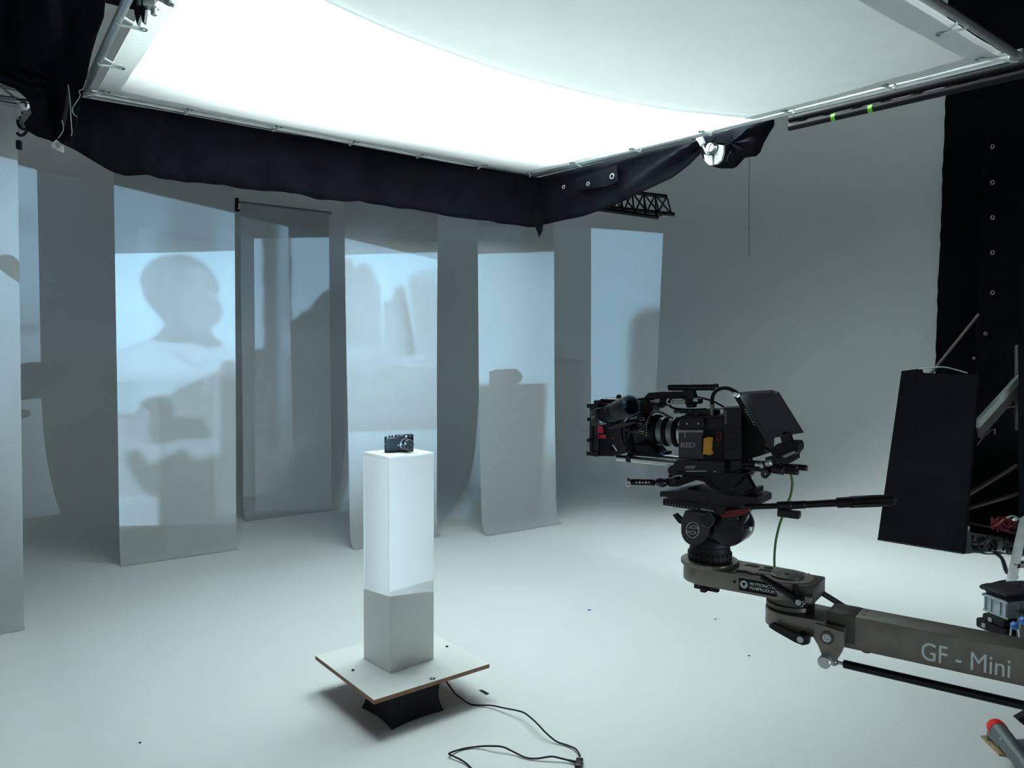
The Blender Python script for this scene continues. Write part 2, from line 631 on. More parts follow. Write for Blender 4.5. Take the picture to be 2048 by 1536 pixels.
# a second layer of the cloth doubled over the near part of the silk
mb = MB()
mb.grid([[silk_pt(.012 + .976 * i / 50, (.60 - .05 * math.sin(math.pi * i / 50)) + (.985 - .60 + .05 * math.sin(math.pi * i / 50)) * j / 30, .022) for i in range(51)] for j in range(31)])
mb.build('doubled_layer', 'silk_dense', silk, smooth=80, label='second layer of white cloth lying on the near part')
for a, b in ((KL, KC), (KC, KR), (KR, KN), (KN, KL)):
    d = (b - a).normalized() * .02
    MB().cyl(a - d, b + d, .019, seg=14).build('frame_tube', 'alu', silk)
for c in (KC, KR, KN, KL):
    MB().box(c, (.07, .07, .05), .012, Matrix.Rotation(R(38), 3, 'Z')).build('corner_joint', 'alu_dull', silk)
# ties and eyelets
def tie(s, t, ds, dt):
    p = silk_pt(s, t, -.006)
    f_ = on_frame(ds, dt)
    gr = MB().torus(p, (0, 0, 1), .016, .005, 16, 6).build('eyelet', 'steel', silk)
    pts = [p + Z * -.004, (p + f_) / 2 + Z * -.012, f_ + Z * -.024, f_ + Z * .02, (p + f_) / 2 + Z * .01, p + Z * .006]
    MB().tube(pts, .006, 6, 4).build('tie_cord', 'white_paint', silk)


for k in range(1, 6):
    q = k / 6
    tie(q, .03, q, 0)
    tie(.97, q, 1, q)
    tie(.03, q, 0, q)
    tie(q, .97, q, 1)
for s, t in ((.03, .03), (.97, .03), (.965, .965), (.03, .97)):
    tie(s, t, round(s), round(t))

# ------------------------------------------------------------------ black cloth skirts round the silk
def interp(tab, x):
    for (x0, y0), (x1, y1) in zip(tab, tab[1:]):
        if x <= x1:
            return y0 + (y1 - y0) * max(0, (x - x0)) / (x1 - x0)
    return tab[-1][1]


LOW = [(100, 275), (150, 300), (185, 322), (225, 345), (255, 350), (290, 349), (330, 360), (400, 366), (480, 377), (600, 388), (640, 398), (690, 404), (720, 403), (760, 410), (800, 418), (860, 424), (930, 438), (980, 442), (1030, 450), (1060, 456), (1086, 450)]
pv = V * 5.03
mb = MB()
rows = [[] for _ in range(9)]
NS = 90
for i in range(NS + 1):
    px = 100 + (1086 - 100) * i / NS
    pb_ = at_plane(px, interp(LOW, px), pv, V)
    top = SILK_Z - .012
    for j in range(9):
        q = j / 8
        fold = .018 * q * math.sin(i * .55) + .010 * q * math.sin(i * 1.3 + 1) + .01 * math.sin(q * 5 + i * .2)
        rows[j].append(pb_ + Z * ((top - pb_.z) * (1 - q)) + V * fold + U * (.01 * math.sin(q * 3 + i)))
mb.grid(rows)
sk = thing('black_skirt', 'long black cloth skirt hanging along the far edge of the overhead silk', 'black cloth', (0, 0, 0))
o = mb.build('cloth', 'black_cloth', sk, smooth=80)
md = o.modifiers.new('thickness', 'SOLIDIFY')
md.thickness = .004
# torn point hanging below the corner
pts = [at_plane(x, y, V * 5.0, V) for x, y in ((1068, 446), (1087, 440), (1085, 462), (1079, 474), (1074, 460))]
MB().prism(pts, V * .006).build('torn_corner', 'black_cloth', sk)
eye = at_plane(1091, 412, V * 4.99, V)
MB().torus(eye, V, .016, .005, 16, 6).build('eyelet', 'steel', sk)

CR = (KR - KC).normalized()
CN = CR.cross(Z).normalized()          # outward side of the C-R edge, may face away
if CN.dot(Vector((0, -1, 0))) < 0:
    CN = -CN
# the cloth ends where the clamp grips it
LOW2 = [(1060, 452), (1090, 447), (1120, 440), (1160, 432), (1195, 420), (1240, 402), (1285, 380), (1340, 354), (1372, 330), (1400, 302), (1430, 292)]
mb = MB()
rows = [[] for _ in range(11)]
for i in range(61):
    px = 1062 + (1396 - 1062) * i / 60
    pl0 = KC - CN * .05
    pb_ = at_plane(px, interp(LOW2, px), pl0, CN)
    top = SILK_Z - .015
    for j in range(11):
        q = j / 10
        g = (i / 60)
        diag = math.sin(9 * (g * 1.4 + q * .9) + .5) + .5 * math.sin(21 * (g * 1.1 + q * .8))
        rows[j].append(pb_ + Z * ((top - pb_.z) * (1 - q)) + CN * (.03 * g * diag * math.sin(math.pi * min(1, q * 1.1)) - .03 * q))
mb.grid(rows)
sk2 = thing('black_gathered_cloth', 'black cloth gathered in diagonal folds under the right corner edge of the silk', 'black cloth', (0, 0, 0))
o = mb.build('cloth', 'black_cloth', sk2, smooth=80)
md = o.modifiers.new('thickness', 'SOLIDIFY')
md.thickness = .004
# stiffened patch with eyelets on the gathered cloth
pc = [at_plane(x, y, KC + CN * .0, CN) for x, y in ((1150, 358), (1234, 330), (1237, 362), (1216, 372), (1160, 380))]
MB().prism(pc, CN * .006).build('reinforced_patch', 'black_cloth', sk2)
for x, y, r_ in ((1224, 352.5, .018), (1176, 368, .013), (1127, 374, .012)):
    MB().torus(at_plane(x, y, KC + CN * .012, CN), CN, r_, .005, 18, 6).build('eyelet', 'steel', sk2)


def pillow(mb, outline, nrm_, thick, ns=5, wob=.0):
    c = sum((Vector(p) for p in outline), Vector()) / len(outline)
    n_ = len(outline)
    rings = []
    for side in (1, -1):
        seq = range(ns + 1) if side == 1 else range(1, ns + 1)
        rr = []
        for k in seq:
            a = math.pi / 2 * k / ns
            ring = []
            for q, p in enumerate(outline):
                ring.append(mb.bm.verts.new(c + (Vector(p) - c) * max(.02, math.cos(a) ** .6) + nrm_ * side * thick * math.sin(a) * (1 + wob * math.sin(q * 2.3 + k * 1.1))))
            rr.append(ring)
        rings.append(rr)
    front, back = rings[0], [rings[0][0]] + rings[1]
    for rr, flip in ((front, False), (back, True)):
        for A, B in zip(rr, rr[1:]):
            for k in range(n_):
                f_ = (A[k], A[(k + 1) % n_], B[(k + 1) % n_], B[k])
                mb.bm.faces.new(tuple(reversed(f_)) if flip else f_)
        mb.bm.faces.new(rr[-1])
    return mb


OUT = [(1385, 280), (1420, 262), (1470, 248), (1520, 232), (1548, 228), (1548, 245), (1538, 262), (1527, 285), (1518, 303), (1510, 312), (1496, 314), (1483, 316), (1476, 328), (1464, 337), (1440, 337), (1418, 331), (1408, 318), (1400, 300)]
lp = KC - CN * .21
mb = MB()
pillow(mb, [at_plane(x, y, lp, CN) for x, y in OUT], CN, .07, 5, .3)
mb.build('bundled_end', 'black_cloth', sk2, smooth=60, label='end of the black cloth tied up in a bundle')
thp = at_plane(1498, 316, lp, CN)
# thread with a knot
th_ = thing('hanging_thread', 'thin black thread with a knot hanging from the bundled black cloth', 'thread', (0, 0, 0))
t0, t1, tk_ = at_plane(1499, 300, lp, CN), at_plane(1498, 515, lp, CN), at_plane(1498, 457, lp, CN)
MB().tube([t0, (t0 + tk_) / 2 + CN * .004, tk_, t1], .0016, 6, 3).build('strand', 'black_matte', th_)
MB().sphere(tk_, .005, sub=1).build('knot', 'black_matte', th_)

# white pipe clamp in front of the bundle
cp = KC - CN * .075
def cq(x, y, k=0.0):
    return at_plane(x, y, cp + CN * k, CN)
cl = thing('pipe_clamp', 'white metal pipe clamp with split round jaws below the silk edge', 'clamp', (0, 0, 0))
MB().prism([cq(x, y) for x, y in ((1411, 310), (1427, 312), (1428, 331), (1421, 331), (1413, 323))], CN * .02).build('jaw', 'white_paint', cl)
MB().prism([cq(x, y) for x, y in ((1432, 312), (1437, 290), (1450, 292), (1450, 305), (1446, 320), (1438, 328), (1432, 330))], CN * .02).build('jaw', 'white_paint', cl)
MB().lathe(cq(1427, 297), CN, [(-.01, .03), (.045, .03)], 20).build('pipe_end', 'steel', cl)
MB().torus(cq(1427, 297, .04), CN, .033, .006, 20, 6).build('ring', 'black_metal', cl)
MB().prism([cq(x, y, .02) for x, y in ((1398, 268), (1404, 268), (1411, 285), (1404, 294), (1399, 284), (1395, 281))], CN * .02).build('hook_plate', 'white_paint', cl)
MB().cyl(cq(1407, 292, .03), cq(1415, 308, .03), .012).build('bolt', 'steel', cl)

# ------------------------------------------------------------------ trusses and pipes
tr = thing('frame_truss', 'dark lattice girder running just below the right edge of the silk', 'truss', (0, 0, 0))
ta, tb = KC + (KR - KC) * .645 + CN * -.085, KR + (KR - KC) * .12 + CN * -.085
for dz, dn in ((-.016, 0), (-.066, 0)):
    MB().cyl(ta + Z * dz, tb + Z * dz, .021, seg=12).build('chord', 'black_matte', tr)
nn = 10
for k in range(nn):
    a, b = ta + (tb - ta) * (k / nn), ta + (tb - ta) * ((k + 1) / nn)
    z0, z1 = (-.016, -.066) if k % 2 else (-.066, -.016)
    MB().cyl(a + Z * z0, b + Z * z1, .009, seg=8).build('lacing', 'black_matte', tr)
for q, w_ in ((.17, .025), (.30, .025)):
    c = ta + (tb - ta) * q + Z * -.066
    dd = (tb - ta).normalized() * w_
    MB().cyl(c - dd / 2, c + dd / 2, .0225, seg=12).build('tape_band', 'lime', tr, label='lime green tape band')

tr = thing('lattice_truss', 'end of a black triangular lattice truss in front of the grey wall', 'truss', (0, 0, 0))
def tq(x, y, d=8.0):
    return at_y(x, y, d)
ch = [(tq(1100, 366), tq(1334, 393)), (tq(1100, 402), tq(1349, 429)), (tq(1100, 405, 7.75), tq(1317, 435, 7.75))]
for a, b in ch:
    MB().cyl(a, b, .021, seg=12, bev=.004).build('chord', 'black_metal', tr)
nn = 10
for i, j in ((0, 1), (0, 2), (1, 2)):
    for k in range(nn):
        a = ch[i][0] + (ch[i][1] - ch[i][0]) * ((k + (.02 if i == 0 else .3)) / nn)
        b = ch[j][0] + (ch[j][1] - ch[j][0]) * ((k + .75) / nn)
        b2 = ch[i][0] + (ch[i][1] - ch[i][0]) * ((k + .98) / nn)
        MB().cyl(a, b, .009, seg=8).build('lacing', 'black_metal', tr)
        if i == 0:
            MB().cyl(b, b2, .009, seg=8).build('lacing', 'black_metal', tr)

tr = thing('grey_truss', 'short grey lattice girder above the nearest paper strip at the edge', 'truss', (0, 0, 0))
def lq(x, y, d=4.25):
    return at_y(x, y, d)
a0, a1, b0, b1 = lq(-60, 158), lq(46, 181), lq(-60, 186), lq(36, 199)
MB().cyl(a0, a1, .012).build('chord', 'alu_dull', tr)
MB().cyl(b0, b1, .012).build('chord', 'alu_dull', tr)
for (p, q) in ((.1, .45), (.45, .5), (.55, .97)):
    MB().cyl(a0 + (a1 - a0) * p, b0 + (b1 - b0) * q, .006).build('lacing', 'alu_dull', tr)
MB().box(lq(10, 168), (.08, .05, .035), .01).build('coupler', 'alu_dull', tr)
cl = thing('strip_clamp', 'steel clamp with an oval grey body beside the nearest strip', 'clamp', (0, 0, 0))
MB().cyl(lq(36, 203, 4.2), lq(65, 205, 4.2), .016).build('jaw', 'steel', cl)
MB().lathe(lq(50, 214, 4.2), (0, 0, 1), [(-.022, .02), (-.01, .032), (.01, .034), (.025, .02)], 18).build('jaw_ring', 'steel', cl)
p = [lq(x, y, 4.2) for x, y in ((60, 200), (70, 203), (66, 225), (58, 248), (50, 255), (41, 252), (40, 240), (47, 222))]
MB().prism(p, (0, .025, 0)).build('body', 'alu_dull', cl)
MB().tube([lq(x, y, 4.19) for x, y in ((35, 240), (38, 252), (46, 258), (56, 256), (61, 242))], .008, 8, 4).build('loop', 'rubber', cl)
MB().tube([lq(x, y, 4.21) for x, y in ((34, 266), (40, 271), (49, 268), (56, 256))], .008, 8, 4).build('loop', 'rubber', cl)
MB().box(lq(38, 290, 4.2), (.022, .03, .05), .006).build('spring_tip', 'black_matte', cl)

# ------------------------------------------------------------------ black cloth at the upper left
ROWS = [(-60, -150, 222), (0, -150, 211), (35, -150, 208), (70, -150, 195), (105, -150, 184), (135, -120, 177), (160, -20, 172), (178, 30, 168), (200, 58, 163), (225, 64, 158), (248, 47, 154), (262, 56, 150), (272, 74, 147), (282, 100, 140), (287, 112, 128)]
mb = MB()
rows = []
for j, (y, x0, x1) in enumerate(ROWS):
    r_ = []
    for i in range(25):
        q = i / 24
        x = x0 + (x1 - x0) * q
        dep = 4.05 + .05 * math.sin(x * .05 + y * .01) + .03 * math.sin(x * .11 - y * .02)
        r_.append(at_y(x, y + 2 * math.sin(x * .12), dep))
    rows.append(r_)
mb.grid(rows)
bc = thing('black_drape', 'black cloth draped over the near left corner of the silk frame', 'black cloth', (0, 0, 0))
o = mb.build('cloth', 'black_cloth', bc, smooth=80)
md = o.modifiers.new('thickness', 'SOLIDIFY')
md.thickness = .004
gf = at_y(134, 205, 3.96)
MB().prism([at_y(x, y, 3.96) for x, y in ((137, 172), (133, 190), (125, 240), (128, 255), (133, 235), (138, 195))], (0, .004, 0)).build('fold_edge', 'dark_grey', bc)
for pts in ([(136, 170), (140, 200), (142, 240), (144, 265), (142, 272)], [(172, 160), (166, 178), (158, 182), (160, 192), (150, 208), (145, 217), (147, 228), (153, 233)], [(124, 240), (127, 258), (122, 268), (116, 277)]):
    MB().tube([at_y(x, y, 3.955) for x, y in pts], .0022, 6, 4).build('loose_thread', 'grey_print', bc)
tg = MB().prism([at_y(x, y, 3.955) for x, y in ((113, 279), (127, 293), (127.5, 306), (115, 301), (102, 293), (106, 284))], (0, .002, 0)).build('care_label', 'tag', bc, label='small white printed care label')
for k in range(5):
    MB().tube([at_y(107.5 + k * 2.1 + 2, 288 - k * 1.0 - 2, 3.953), at_y(117 + k * 2.0, 297 - k * 1.9, 3.953)], .0009, 4).build('print_line', 'rail_grey', tg)

# grip hardware at the top of the picture
gr = thing('grip_knuckle', 'steel grip knuckle with dark wing blades below the silk near the top', 'clamp', (0, 0, 0))
GD = 3.0
def gq(x, y, d=GD):
    return at_y(x, y, d)
for xs in ((268, 281), (281, 291)):
    x0, x1 = xs
    xm = (x0 + x1) / 2
    MB().prism([gq(x, y) for x, y in ((x0, -14), (x1, -14), (x1 - .5, 25), (xm + 2, 44), (xm, 50 if x0 == 268 else 45), (xm - 2, 44), (x0 + .5, 25))], (0, .02, 0)).build('wing_blade', 'black_metal', gr)
MB().cyl(gq(279, -20), gq(279, 12), .011).build('stem', 'steel', gr)
MB().box(gq(303, 4), (.05, .05, .05), .008).build('knuckle', 'alu', gr)
MB().cyl(gq(308, 10), gq(308, 31), .012, bev=.003).build('pin', 'alu', gr)
MB().cyl(gq(318, -2), gq(349, 12), .008).build('screw_handle', 'steel', gr)
MB().cyl(gq(332, 3), gq(340, 7), .012).build('screw_collar', 'alu_dull', gr)

# ------------------------------------------------------------------ black drapes at the end of the cyclorama
def drape(name, u0, px_edge, rag, length, amp, label, zt=5.2):
    e = thing(name, label, 'curtain', (0, 0, 0))
    mb = MB()
    NZ, NC = 60, 60
    rows = []
    for j in range(NZ + 1):
        z = zt * (1 - j / NZ)
        r_ = []
        for i in range(NC + 1):
            q = (i / NC) ** 1.3
            edge = px_edge(z)
            off = rag * (math.sin(z * 31) + .6 * math.sin(z * 67 + 1) + .5 * math.sin(z * 12.0)) if i == 0 else 0
            v = edge - q * length + off
            r_.append(uv(u0 + amp * math.sin(q * 40 + .4 * math.sin(z * 2)) * min(1, q * 8) * (0.6 + .4 * math.sin(q * 9)), v, .01 + z))
        rows.append(r_)
    mb.grid(rows)
    o = mb.build('cloth', 'curtain_black', e, smooth=80)
    md = o.modifiers.new('thickness', 'SOLIDIFY')
    md.thickness = .004
    return e


vt = at_plane(1892, 190, U * 7.44, U)
vb = at_plane(1870, 740, U * 7.44, U)
g1 = (vt.dot(V) - vb.dot(V)) / (vt.z - vb.z)
drape('black_curtain', 7.44, lambda z: vb.dot(V) + g1 * (min(z, 3.6) - vb.z), .004, 6.0, .04, 'black curtain with a ragged edge closing the end of the grey wall')
vt2 = at_plane(1966, 190, U * 7.2, U)
e2 = drape('eyelet_curtain', 7.2, lambda z: vt2.dot(V), .0, 5.0, .035, 'black curtain with a column of steel eyelets down its edge')
for y in (293, 365, 435, 505, 585):
    MB().torus(at_plane(1985, y, U * 7.17, U), U + Vector((0, -.4, 0)), .017, .005, 16, 6).build('eyelet', 'steel', e2)
MB().torus(at_plane(1971, 667, U * 7.17, U), U + Vector((0, -.4, 0)), .014, .005, 16, 6).build('eyelet', 'steel', e2)
MB().torus(at_plane(1948, 716, U * 7.19, U), U + Vector((0, -.4, 0)), .010, .005, 16, 6).build('eyelet', 'steel', e2)

# ------------------------------------------------------------------ two video projectors beside the photographer
SW, SH = 360, 202
_ss, _tt = np.meshgrid(np.linspace(0, 1, SW), np.linspace(0, 1, SH))


def inside(poly):
    x, y = _ss, _tt
    m_ = np.zeros(x.shape, bool)
    n_ = len(poly)
    for i in range(n_):
        (x0, y0), (x1, y1) = poly[i], poly[(i + 1) % n_]
        if y0 == y1:
            continue
        c = ((y0 > y) != (y1 > y)) & (x < (x1 - x0) * (y - y0) / (y1 - y0) + x0)
        m_ ^= c
    return m_


def blur(a, r_):
    k = np.exp(-.5 * (np.arange(-3 * r_, 3 * r_ + 1) / max(r_, .1)) ** 2)
    k /= k.sum()
    p = len(k) // 2
    for ax in (0, 1):
        pad = [(0, 0), (0, 0)]
        pad[ax] = (p, p)
        b = np.pad(a, pad, mode='edge')
        a = np.apply_along_axis(lambda q: np.convolve(q, k, 'valid'), ax, b)
    return a


def paint(img, poly, val, soft=1, amount=1.0):
    k = blur(inside(poly).astype(float), soft) * amount
    img *= (1 - k)
    img += val * k


def clouds(seed, size, lo, hi):
    g = np.random.RandomState(seed).rand(size, int(size * 1.78) + 1)
    yi = _tt * (g.shape[0] - 1.001)
    xi = _ss * (g.shape[1] - 1.001)
    y0, x0 = yi.astype(int), xi.astype(int)
    fy, fx = yi - y0, xi - x0
    fy, fx = fy * fy * (3 - 2 * fy), fx * fx * (3 - 2 * fx)
    q = g[y0, x0] * (1 - fy) * (1 - fx) + g[y0 + 1, x0] * fy * (1 - fx) + g[y0, x0 + 1] * (1 - fy) * fx + g[y0 + 1, x0 + 1] * fy * fx
    return lo + (hi - lo) * q


# picture 1: a man in profile before a pale sky, buildings to his side
im1 = np.ones((SH, SW)) * .95
im1 *= clouds(2, 6, .92, 1.0)
paint(im1, [(.25, -.1), (.45, -.1), (.45, 1.1), (.25, 1.1)], .8, 1)
SHIRT = [(-.02, .62), (.035, .646), (.062, .664), (.101, .69), (.118, .674), (.175, .666), (.208, .644), (.235, .658), (.25, .637), (.26, .617), (.262, .491), (.253, .30), (.178, .3), (-.02, .3)]
HEAD = [(.079, .9), (.083, .939), (.098, .973), (.12, .992), (.147, .995), (.174, .986), (.194, .958), (.209, .923), (.219, .888), (.221, .858), (.216, .833), (.22, .818), (.226, .793), (.227, .758), (.219, .738), (.207, .719), (.213, .699), (.235, .658), (.208, .644), (.175, .666), (.118, .674), (.101, .687), (.118, .709), (.127, .748), (.11, .779), (.089, .83)]
paint(im1, SHIRT, .70, 1)
paint(im1, HEAD, .27, 1)
paint(im1, [(.165, .93), (.2, .92), (.219, .888), (.221, .858), (.216, .833), (.22, .818), (.226, .793), (.227, .758), (.219, .738), (.207, .719), (.17, .72), (.155, .8)], .36, 2)
paint(im1, [(.162, .95), (.182, .947), (.202, .918), (.207, .893), (.192, .899), (.172, .925)], .48, 2, .8)
paint(im1, [(.18, .885), (.195, .859), (.218, .843), (.217, .828), (.198, .844), (.183, .87)], .62, 1, .6)
paint(im1, [(.186, .8), (.198, .807), (.209, .799), (.208, .791), (.198, .799), (.189, .792)], .6, 1, .6)
paint(im1, [(.131, .653), (.153, .632), (.179, .596), (.189, .588), (.201, .61), (.206, .604), (.19, .58), (.176, .583), (.149, .622)], .45, 1, .8)
paint(im1, [(.135, .483), (.226, .568), (.25, .607), (.27, .541), (.27, .1), (-.02, .1), (-.02, .43), (.039, .417), (.076, .415), (.086, .455), (.103, .477)], .36, 1)  # dark jacket, its slanting top edge standing in for the jib arm's shadow
paint(im1, [(.222, .568), (.23, .563), (.256, .376), (.251, .376)], .2, 1)
paint(im1, [(.245, .39), (.257, .378), (.252, .37), (.243, .382)], .8, 1)
paint(im1, [(.086, .455), (.103, .474), (.13, .473), (.146, .447), (.146, .402), (.198, .394), (.214, .343), (.214, .313), (.174, .315), (.11, .298), (.099, .359), (.104, .414)], .16, 1)
paint(im1, [(.0, .34), (.048, .329), (.073, .327), (.096, .299), (.13, .298), (.163, .313), (.226, .32), (.223, .286), (.184, .234), (.163, .282), (.104, .231), (.083, .286), (.048, .3), (0, .3)], .45, 1)
paint(im1, [(.06, .261), (.083, .286), (.104, .225), (.163, .276), (.19, .234), (.275, .277), (.275, -.1), (.118, -.1), (.115, .096), (.085, .151), (.068, .2)], .08, 2)
# between the two strips of buildings: a pillar and a dark slope
paint(im1, [(.262, 1.1), (.315, 1.1), (.321, .694), (.335, .72), (.34, .734), (.351, .735), (.362, .769), (.377, .8), (.393, .822), (.42, .84), (.42, -.1), (.236, -.1), (.23, .602), (.272, .6)], .12, 1)
paint(im1, [(.28, .2), (.34, .27), (.38, .3), (.36, .25), (.3, .16)], .2, 3)
for k, P in enumerate(([(.466, .993), (.479, .984), (.486, .947), (.503, .973), (.519, .945), (.532, .873), (.543, .615), (.471, .62)],
                       [(.539, .827), (.552, .827), (.56, .875), (.576, .879), (.581, .825), (.602, .611), (.543, .615)],
                       [(.584, .914), (.599, .94), (.66, .938), (.66, .609), (.605, .611)])):
    paint(im1, P, (.38, .36, .52)[k], 1)
paint(im1, [(.572, .834), (.581, .825), (.602, .629), (.587, .626)], .15, 1)
for k in range(4):
    x = .482 + k * .013
    paint(im1, [(x, .9), (x + .004, .9), (x + .006, .63), (x + .002, .63)], .5, 1, .5)
paint(im1, [(.45, .622), (.66, .606), (.66, .592), (.45, .606)], .2, 1)
paint(im1, [(.45, .606), (.66, .592), (.66, .35), (.45, .35)], .42, 1)
for k in range(9):
    x = .475 + k * .02
    paint(im1, [(x, .57), (x + .012, .57), (x + .012, .48), (x, .48)], .62, 2, .7)
paint(im1, [(-.02, .10), (.118, .10), (.118, -.1), (-.02, -.1)], .42, 1)
_fade = np.clip((_tt - .02) / .4, 0, 1)
_col = np.clip((_ss - .43) / .03, 0, 1) * np.clip((.67 - _ss) / .03, 0, 1)
im1 *= 1 - _col * (1 - (.05 + .95 * _fade))
_col = np.clip((_ss - .82) / .02, 0, 1)
im1 *= 1 - _col * (1 - np.clip((_tt - .18) / .16, .12, 1))
paint(im1, [(.937, .66), (.945, .69), (.96, .715), (1.02, .745), (1.02, -.1), (.94, -.1)], .22, 3)  # soft shadow on the right wall, cast by something unseen, painted into the slide
paint(im1, [(.69, .526), (.848, .521), (.848, -.1), (.69, -.1)], .15, 1)  # dark block added to dim this beam on the pedestal
im1 *= clouds(5, 22, .95, 1.03)
# picture 2: pale sky with a window block, blurred street below
im2 = np.ones((SH, SW)) * .9
im2 *= clouds(7, 7, .85, 1.0)
paint(im2, [(.466, .972), (.544, 1.03), (.554, .987), (.552, .80), (.475, .80)], .62, 3, .8)
paint(im2, [(.471, .9), (.548, .9), (.547, .883), (.471, .882)], .42, 2, .8)
paint(im2, [(.60, 1.1), (.735, 1.1), (.735, -.1), (.60, -.1)], .17, 2)
paint(im2, [(-.1, .62), (.6, .62), (.6, -.1), (-.1, -.1)], .66, 6)
paint(im2, [(.25, .55), (.40, .545), (.40, .525), (.25, .53)], .3, 2, .8)
paint(im2, [(.25, .45), (.40, .42), (.40, -.1), (.25, -.1)], .3, 5)
paint(im2, [(.34, .4), (.40, .46), (.40, .42), (.34, .36)], .6, 3)
paint(im2, [(-.1, .45), (.25, .45), (.25, -.1), (-.1, -.1)], .5, 6)
paint(im2, [(.74, .53), (1.1, .54), (1.1, -.1), (.74, -.1)], .34, 5)
paint(im2, [(.74, .95), (.80, .93), (.82, .6), (.74, .6)], .55, 3)
paint(im2, [(.86, .86), (.90, .9), (.97, .9), (.97, .58), (.87, .58)], .5, 3)
im2 *= clouds(9, 14, .8, 1.05)
paint(im2, [(.21, 1.1), (.325, 1.1), (.325, -.1), (.21, -.1)], .10, 2)  # dark band added to keep this beam off the cinema camera
_ends = np.clip((_ss - .70) / .04, 0, 1) + np.clip((.22 - _ss) / .03, 0, 1)
im2 *= 1 - _ends * (1 - np.clip(_tt / .40, .04, 1))
# picture darkened where the beam meets the pedestal, keeping its faces from burning out
paint(im2, [(.40, .46), (.62, .46), (.62, -.1), (.40, -.1)], .15, 3)


def projector(name, label, pos, axis_deg, corners, img, tint, power, rollnote=None):
    """corners: tangents (h, v) of bottom-left, bottom-right, top-right, top-left seen along the axis"""
    pos = Vector(pos)
    e = thing(name, label, 'projector', pos, R(axis_deg))
    D = .22
    bl, br, tr_, tl = [Vector((h * D, D, v * D)) for h, v in corners]
    vs = []
    for j in range(SH):
        t = j / (SH - 1)
        a, b = bl + (tl - bl) * t, br + (tr_ - br) * t
        for i in range(SW):
            vs.append(a + (b - a) * (i / (SW - 1)))
    fs = [(j * SW + i, j * SW + i + 1, (j + 1) * SW + i + 1, (j + 1) * SW + i) for j in range(SH - 1) for i in range(SW - 1)]
    me = bpy.data.meshes.new('picture_gate')
    me.from_pydata(vs, [], fs)
    at = me.color_attributes.new('picture', 'FLOAT_COLOR', 'POINT')
    c = np.ones((SH, SW, 4), np.float32)
    im = np.clip(img, 0, 1)
    # shadows of the picture drift to neutral, highlights to blue
    for k in range(3):
        c[..., k] = im ** (1.0) * (tint[k] * im + (1 - im) * (tint[k] * .4 + .6 * sum(tint) / 3))
    at.data.foreach_set('color', c.ravel())
    mt = bpy.data.materials.new(name + '_picture')
    mt.use_nodes = True
    nt = mt.node_tree
    nt.nodes.remove(nt.nodes['Principled BSDF'])
    an = nt.nodes.new('ShaderNodeAttribute')
    an.attribute_name = 'picture'
    tp = nt.nodes.new('ShaderNodeBsdfTransparent')
    nt.links.new(an.outputs['Color'], tp.inputs['Color'])
    nt.links.new(tp.outputs[0], nt.nodes['Material Output'].inputs['Surface'])
    me.materials.append(mt)
    g = bpy.data.objects.new('picture_gate', me)
    COL.objects.link(g)
    g.parent = e
    # hood from the lamp to the gate
    mb = MB()
    ring = lambda k: [mb.bm.verts.new(p * k) for p in (bl, br, tr_, tl)]
    r0 = [mb.bm.verts.new((p.x * .2, p.y * .10, p.z * .2)) for p in (bl, br, tr_, tl)]
    r1 = ring(1.001)
    back = mb.bm.verts.new((0, -.03, 0))
    for k in range(4):
        mb.bm.faces.new((r0[k], r0[(k + 1) % 4], r1[(k + 1) % 4], r1[k]))
        mb.bm.faces.new((back, r0[(k + 1) % 4], r0[k]))
    mb.build('light_hood', 'black_room', e, smooth=0)
    zc = (tl.z + bl.z) / 2
    mb = MB()
    for x in (-1, 1):
        mb.span((x * .13, -.16, zc - .075), (x * .122, D - .004, zc + .075))
    mb.span((-.13, -.16, zc - .083), (.13, D - .004, zc - .075))
    mb.span((-.13, -.16, zc + .075), (.13, D - .004, zc + .083))
    mb.span((-.13, -.168, zc - .083), (.13, -.16, zc + .083))
    mb.build('housing', 'dark_grey', e)
    for k in range(3):
        a = math.pi * 2 * k / 3 + .5
        MB().cyl((.02 * math.cos(a), .03 + .02 * math.sin(a), zc - .085), (.28 * math.cos(a), .03 + .28 * math.sin(a), -pos.z + .01), .011).build('stand_leg', 'black_metal', e)
    MB().box((0, .03, zc - .09), (.14, .14, .014), .003).build('stand_plate', 'black_metal', e)
    ld = bpy.data.lights.new('projector_lamp', 'POINT')
    ld.energy = power
    ld.shadow_soft_size = .00015
    ld.color = (1, 1, 1)
    lo = bpy.data.objects.new('projector_lamp', ld)
    COL.objects.link(lo)
    lo.parent = e
    return e


BLUE = (.38, .73, 1.0)
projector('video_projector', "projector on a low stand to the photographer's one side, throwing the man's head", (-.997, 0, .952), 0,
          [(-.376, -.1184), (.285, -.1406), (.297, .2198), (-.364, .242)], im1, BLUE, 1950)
projector('video_projector', "projector on a low stand to the photographer's other side, throwing the window picture", (2.9, -.6, .95), 40,
          [(-.27, -.089), (.262, -.073), (.262, .1817), (-.27, .241)], im2, BLUE, 1950)

# ------------------------------------------------------------------ cinema camera on the jib
RO = Vector((.451, 1.70, 0))
RA = R(-36)
RX = Vector((math.cos(RA), math.sin(RA), 0))       # rig x: towards the rear of the camera
RY = Vector((-math.sin(RA), math.cos(RA), 0))      # rig y: away from the viewer


def rq(px, py, b=0.0):
    """point of the vertical plane y = -b of the rig frame, in rig coordinates"""
    p = at_plane(px, py, RO - RY * b, RY) - RO
    return Vector((p.dot(RX), -b, p.z))


def plate(poly, b, depth):
    return MB().prism([rq(x, y, b) for x, y in poly], (0, depth, 0))


def rect(x0, y0, x1, y1):
    return ((x0, y0), (x1, y0), (x1, y1), (x0, y1))


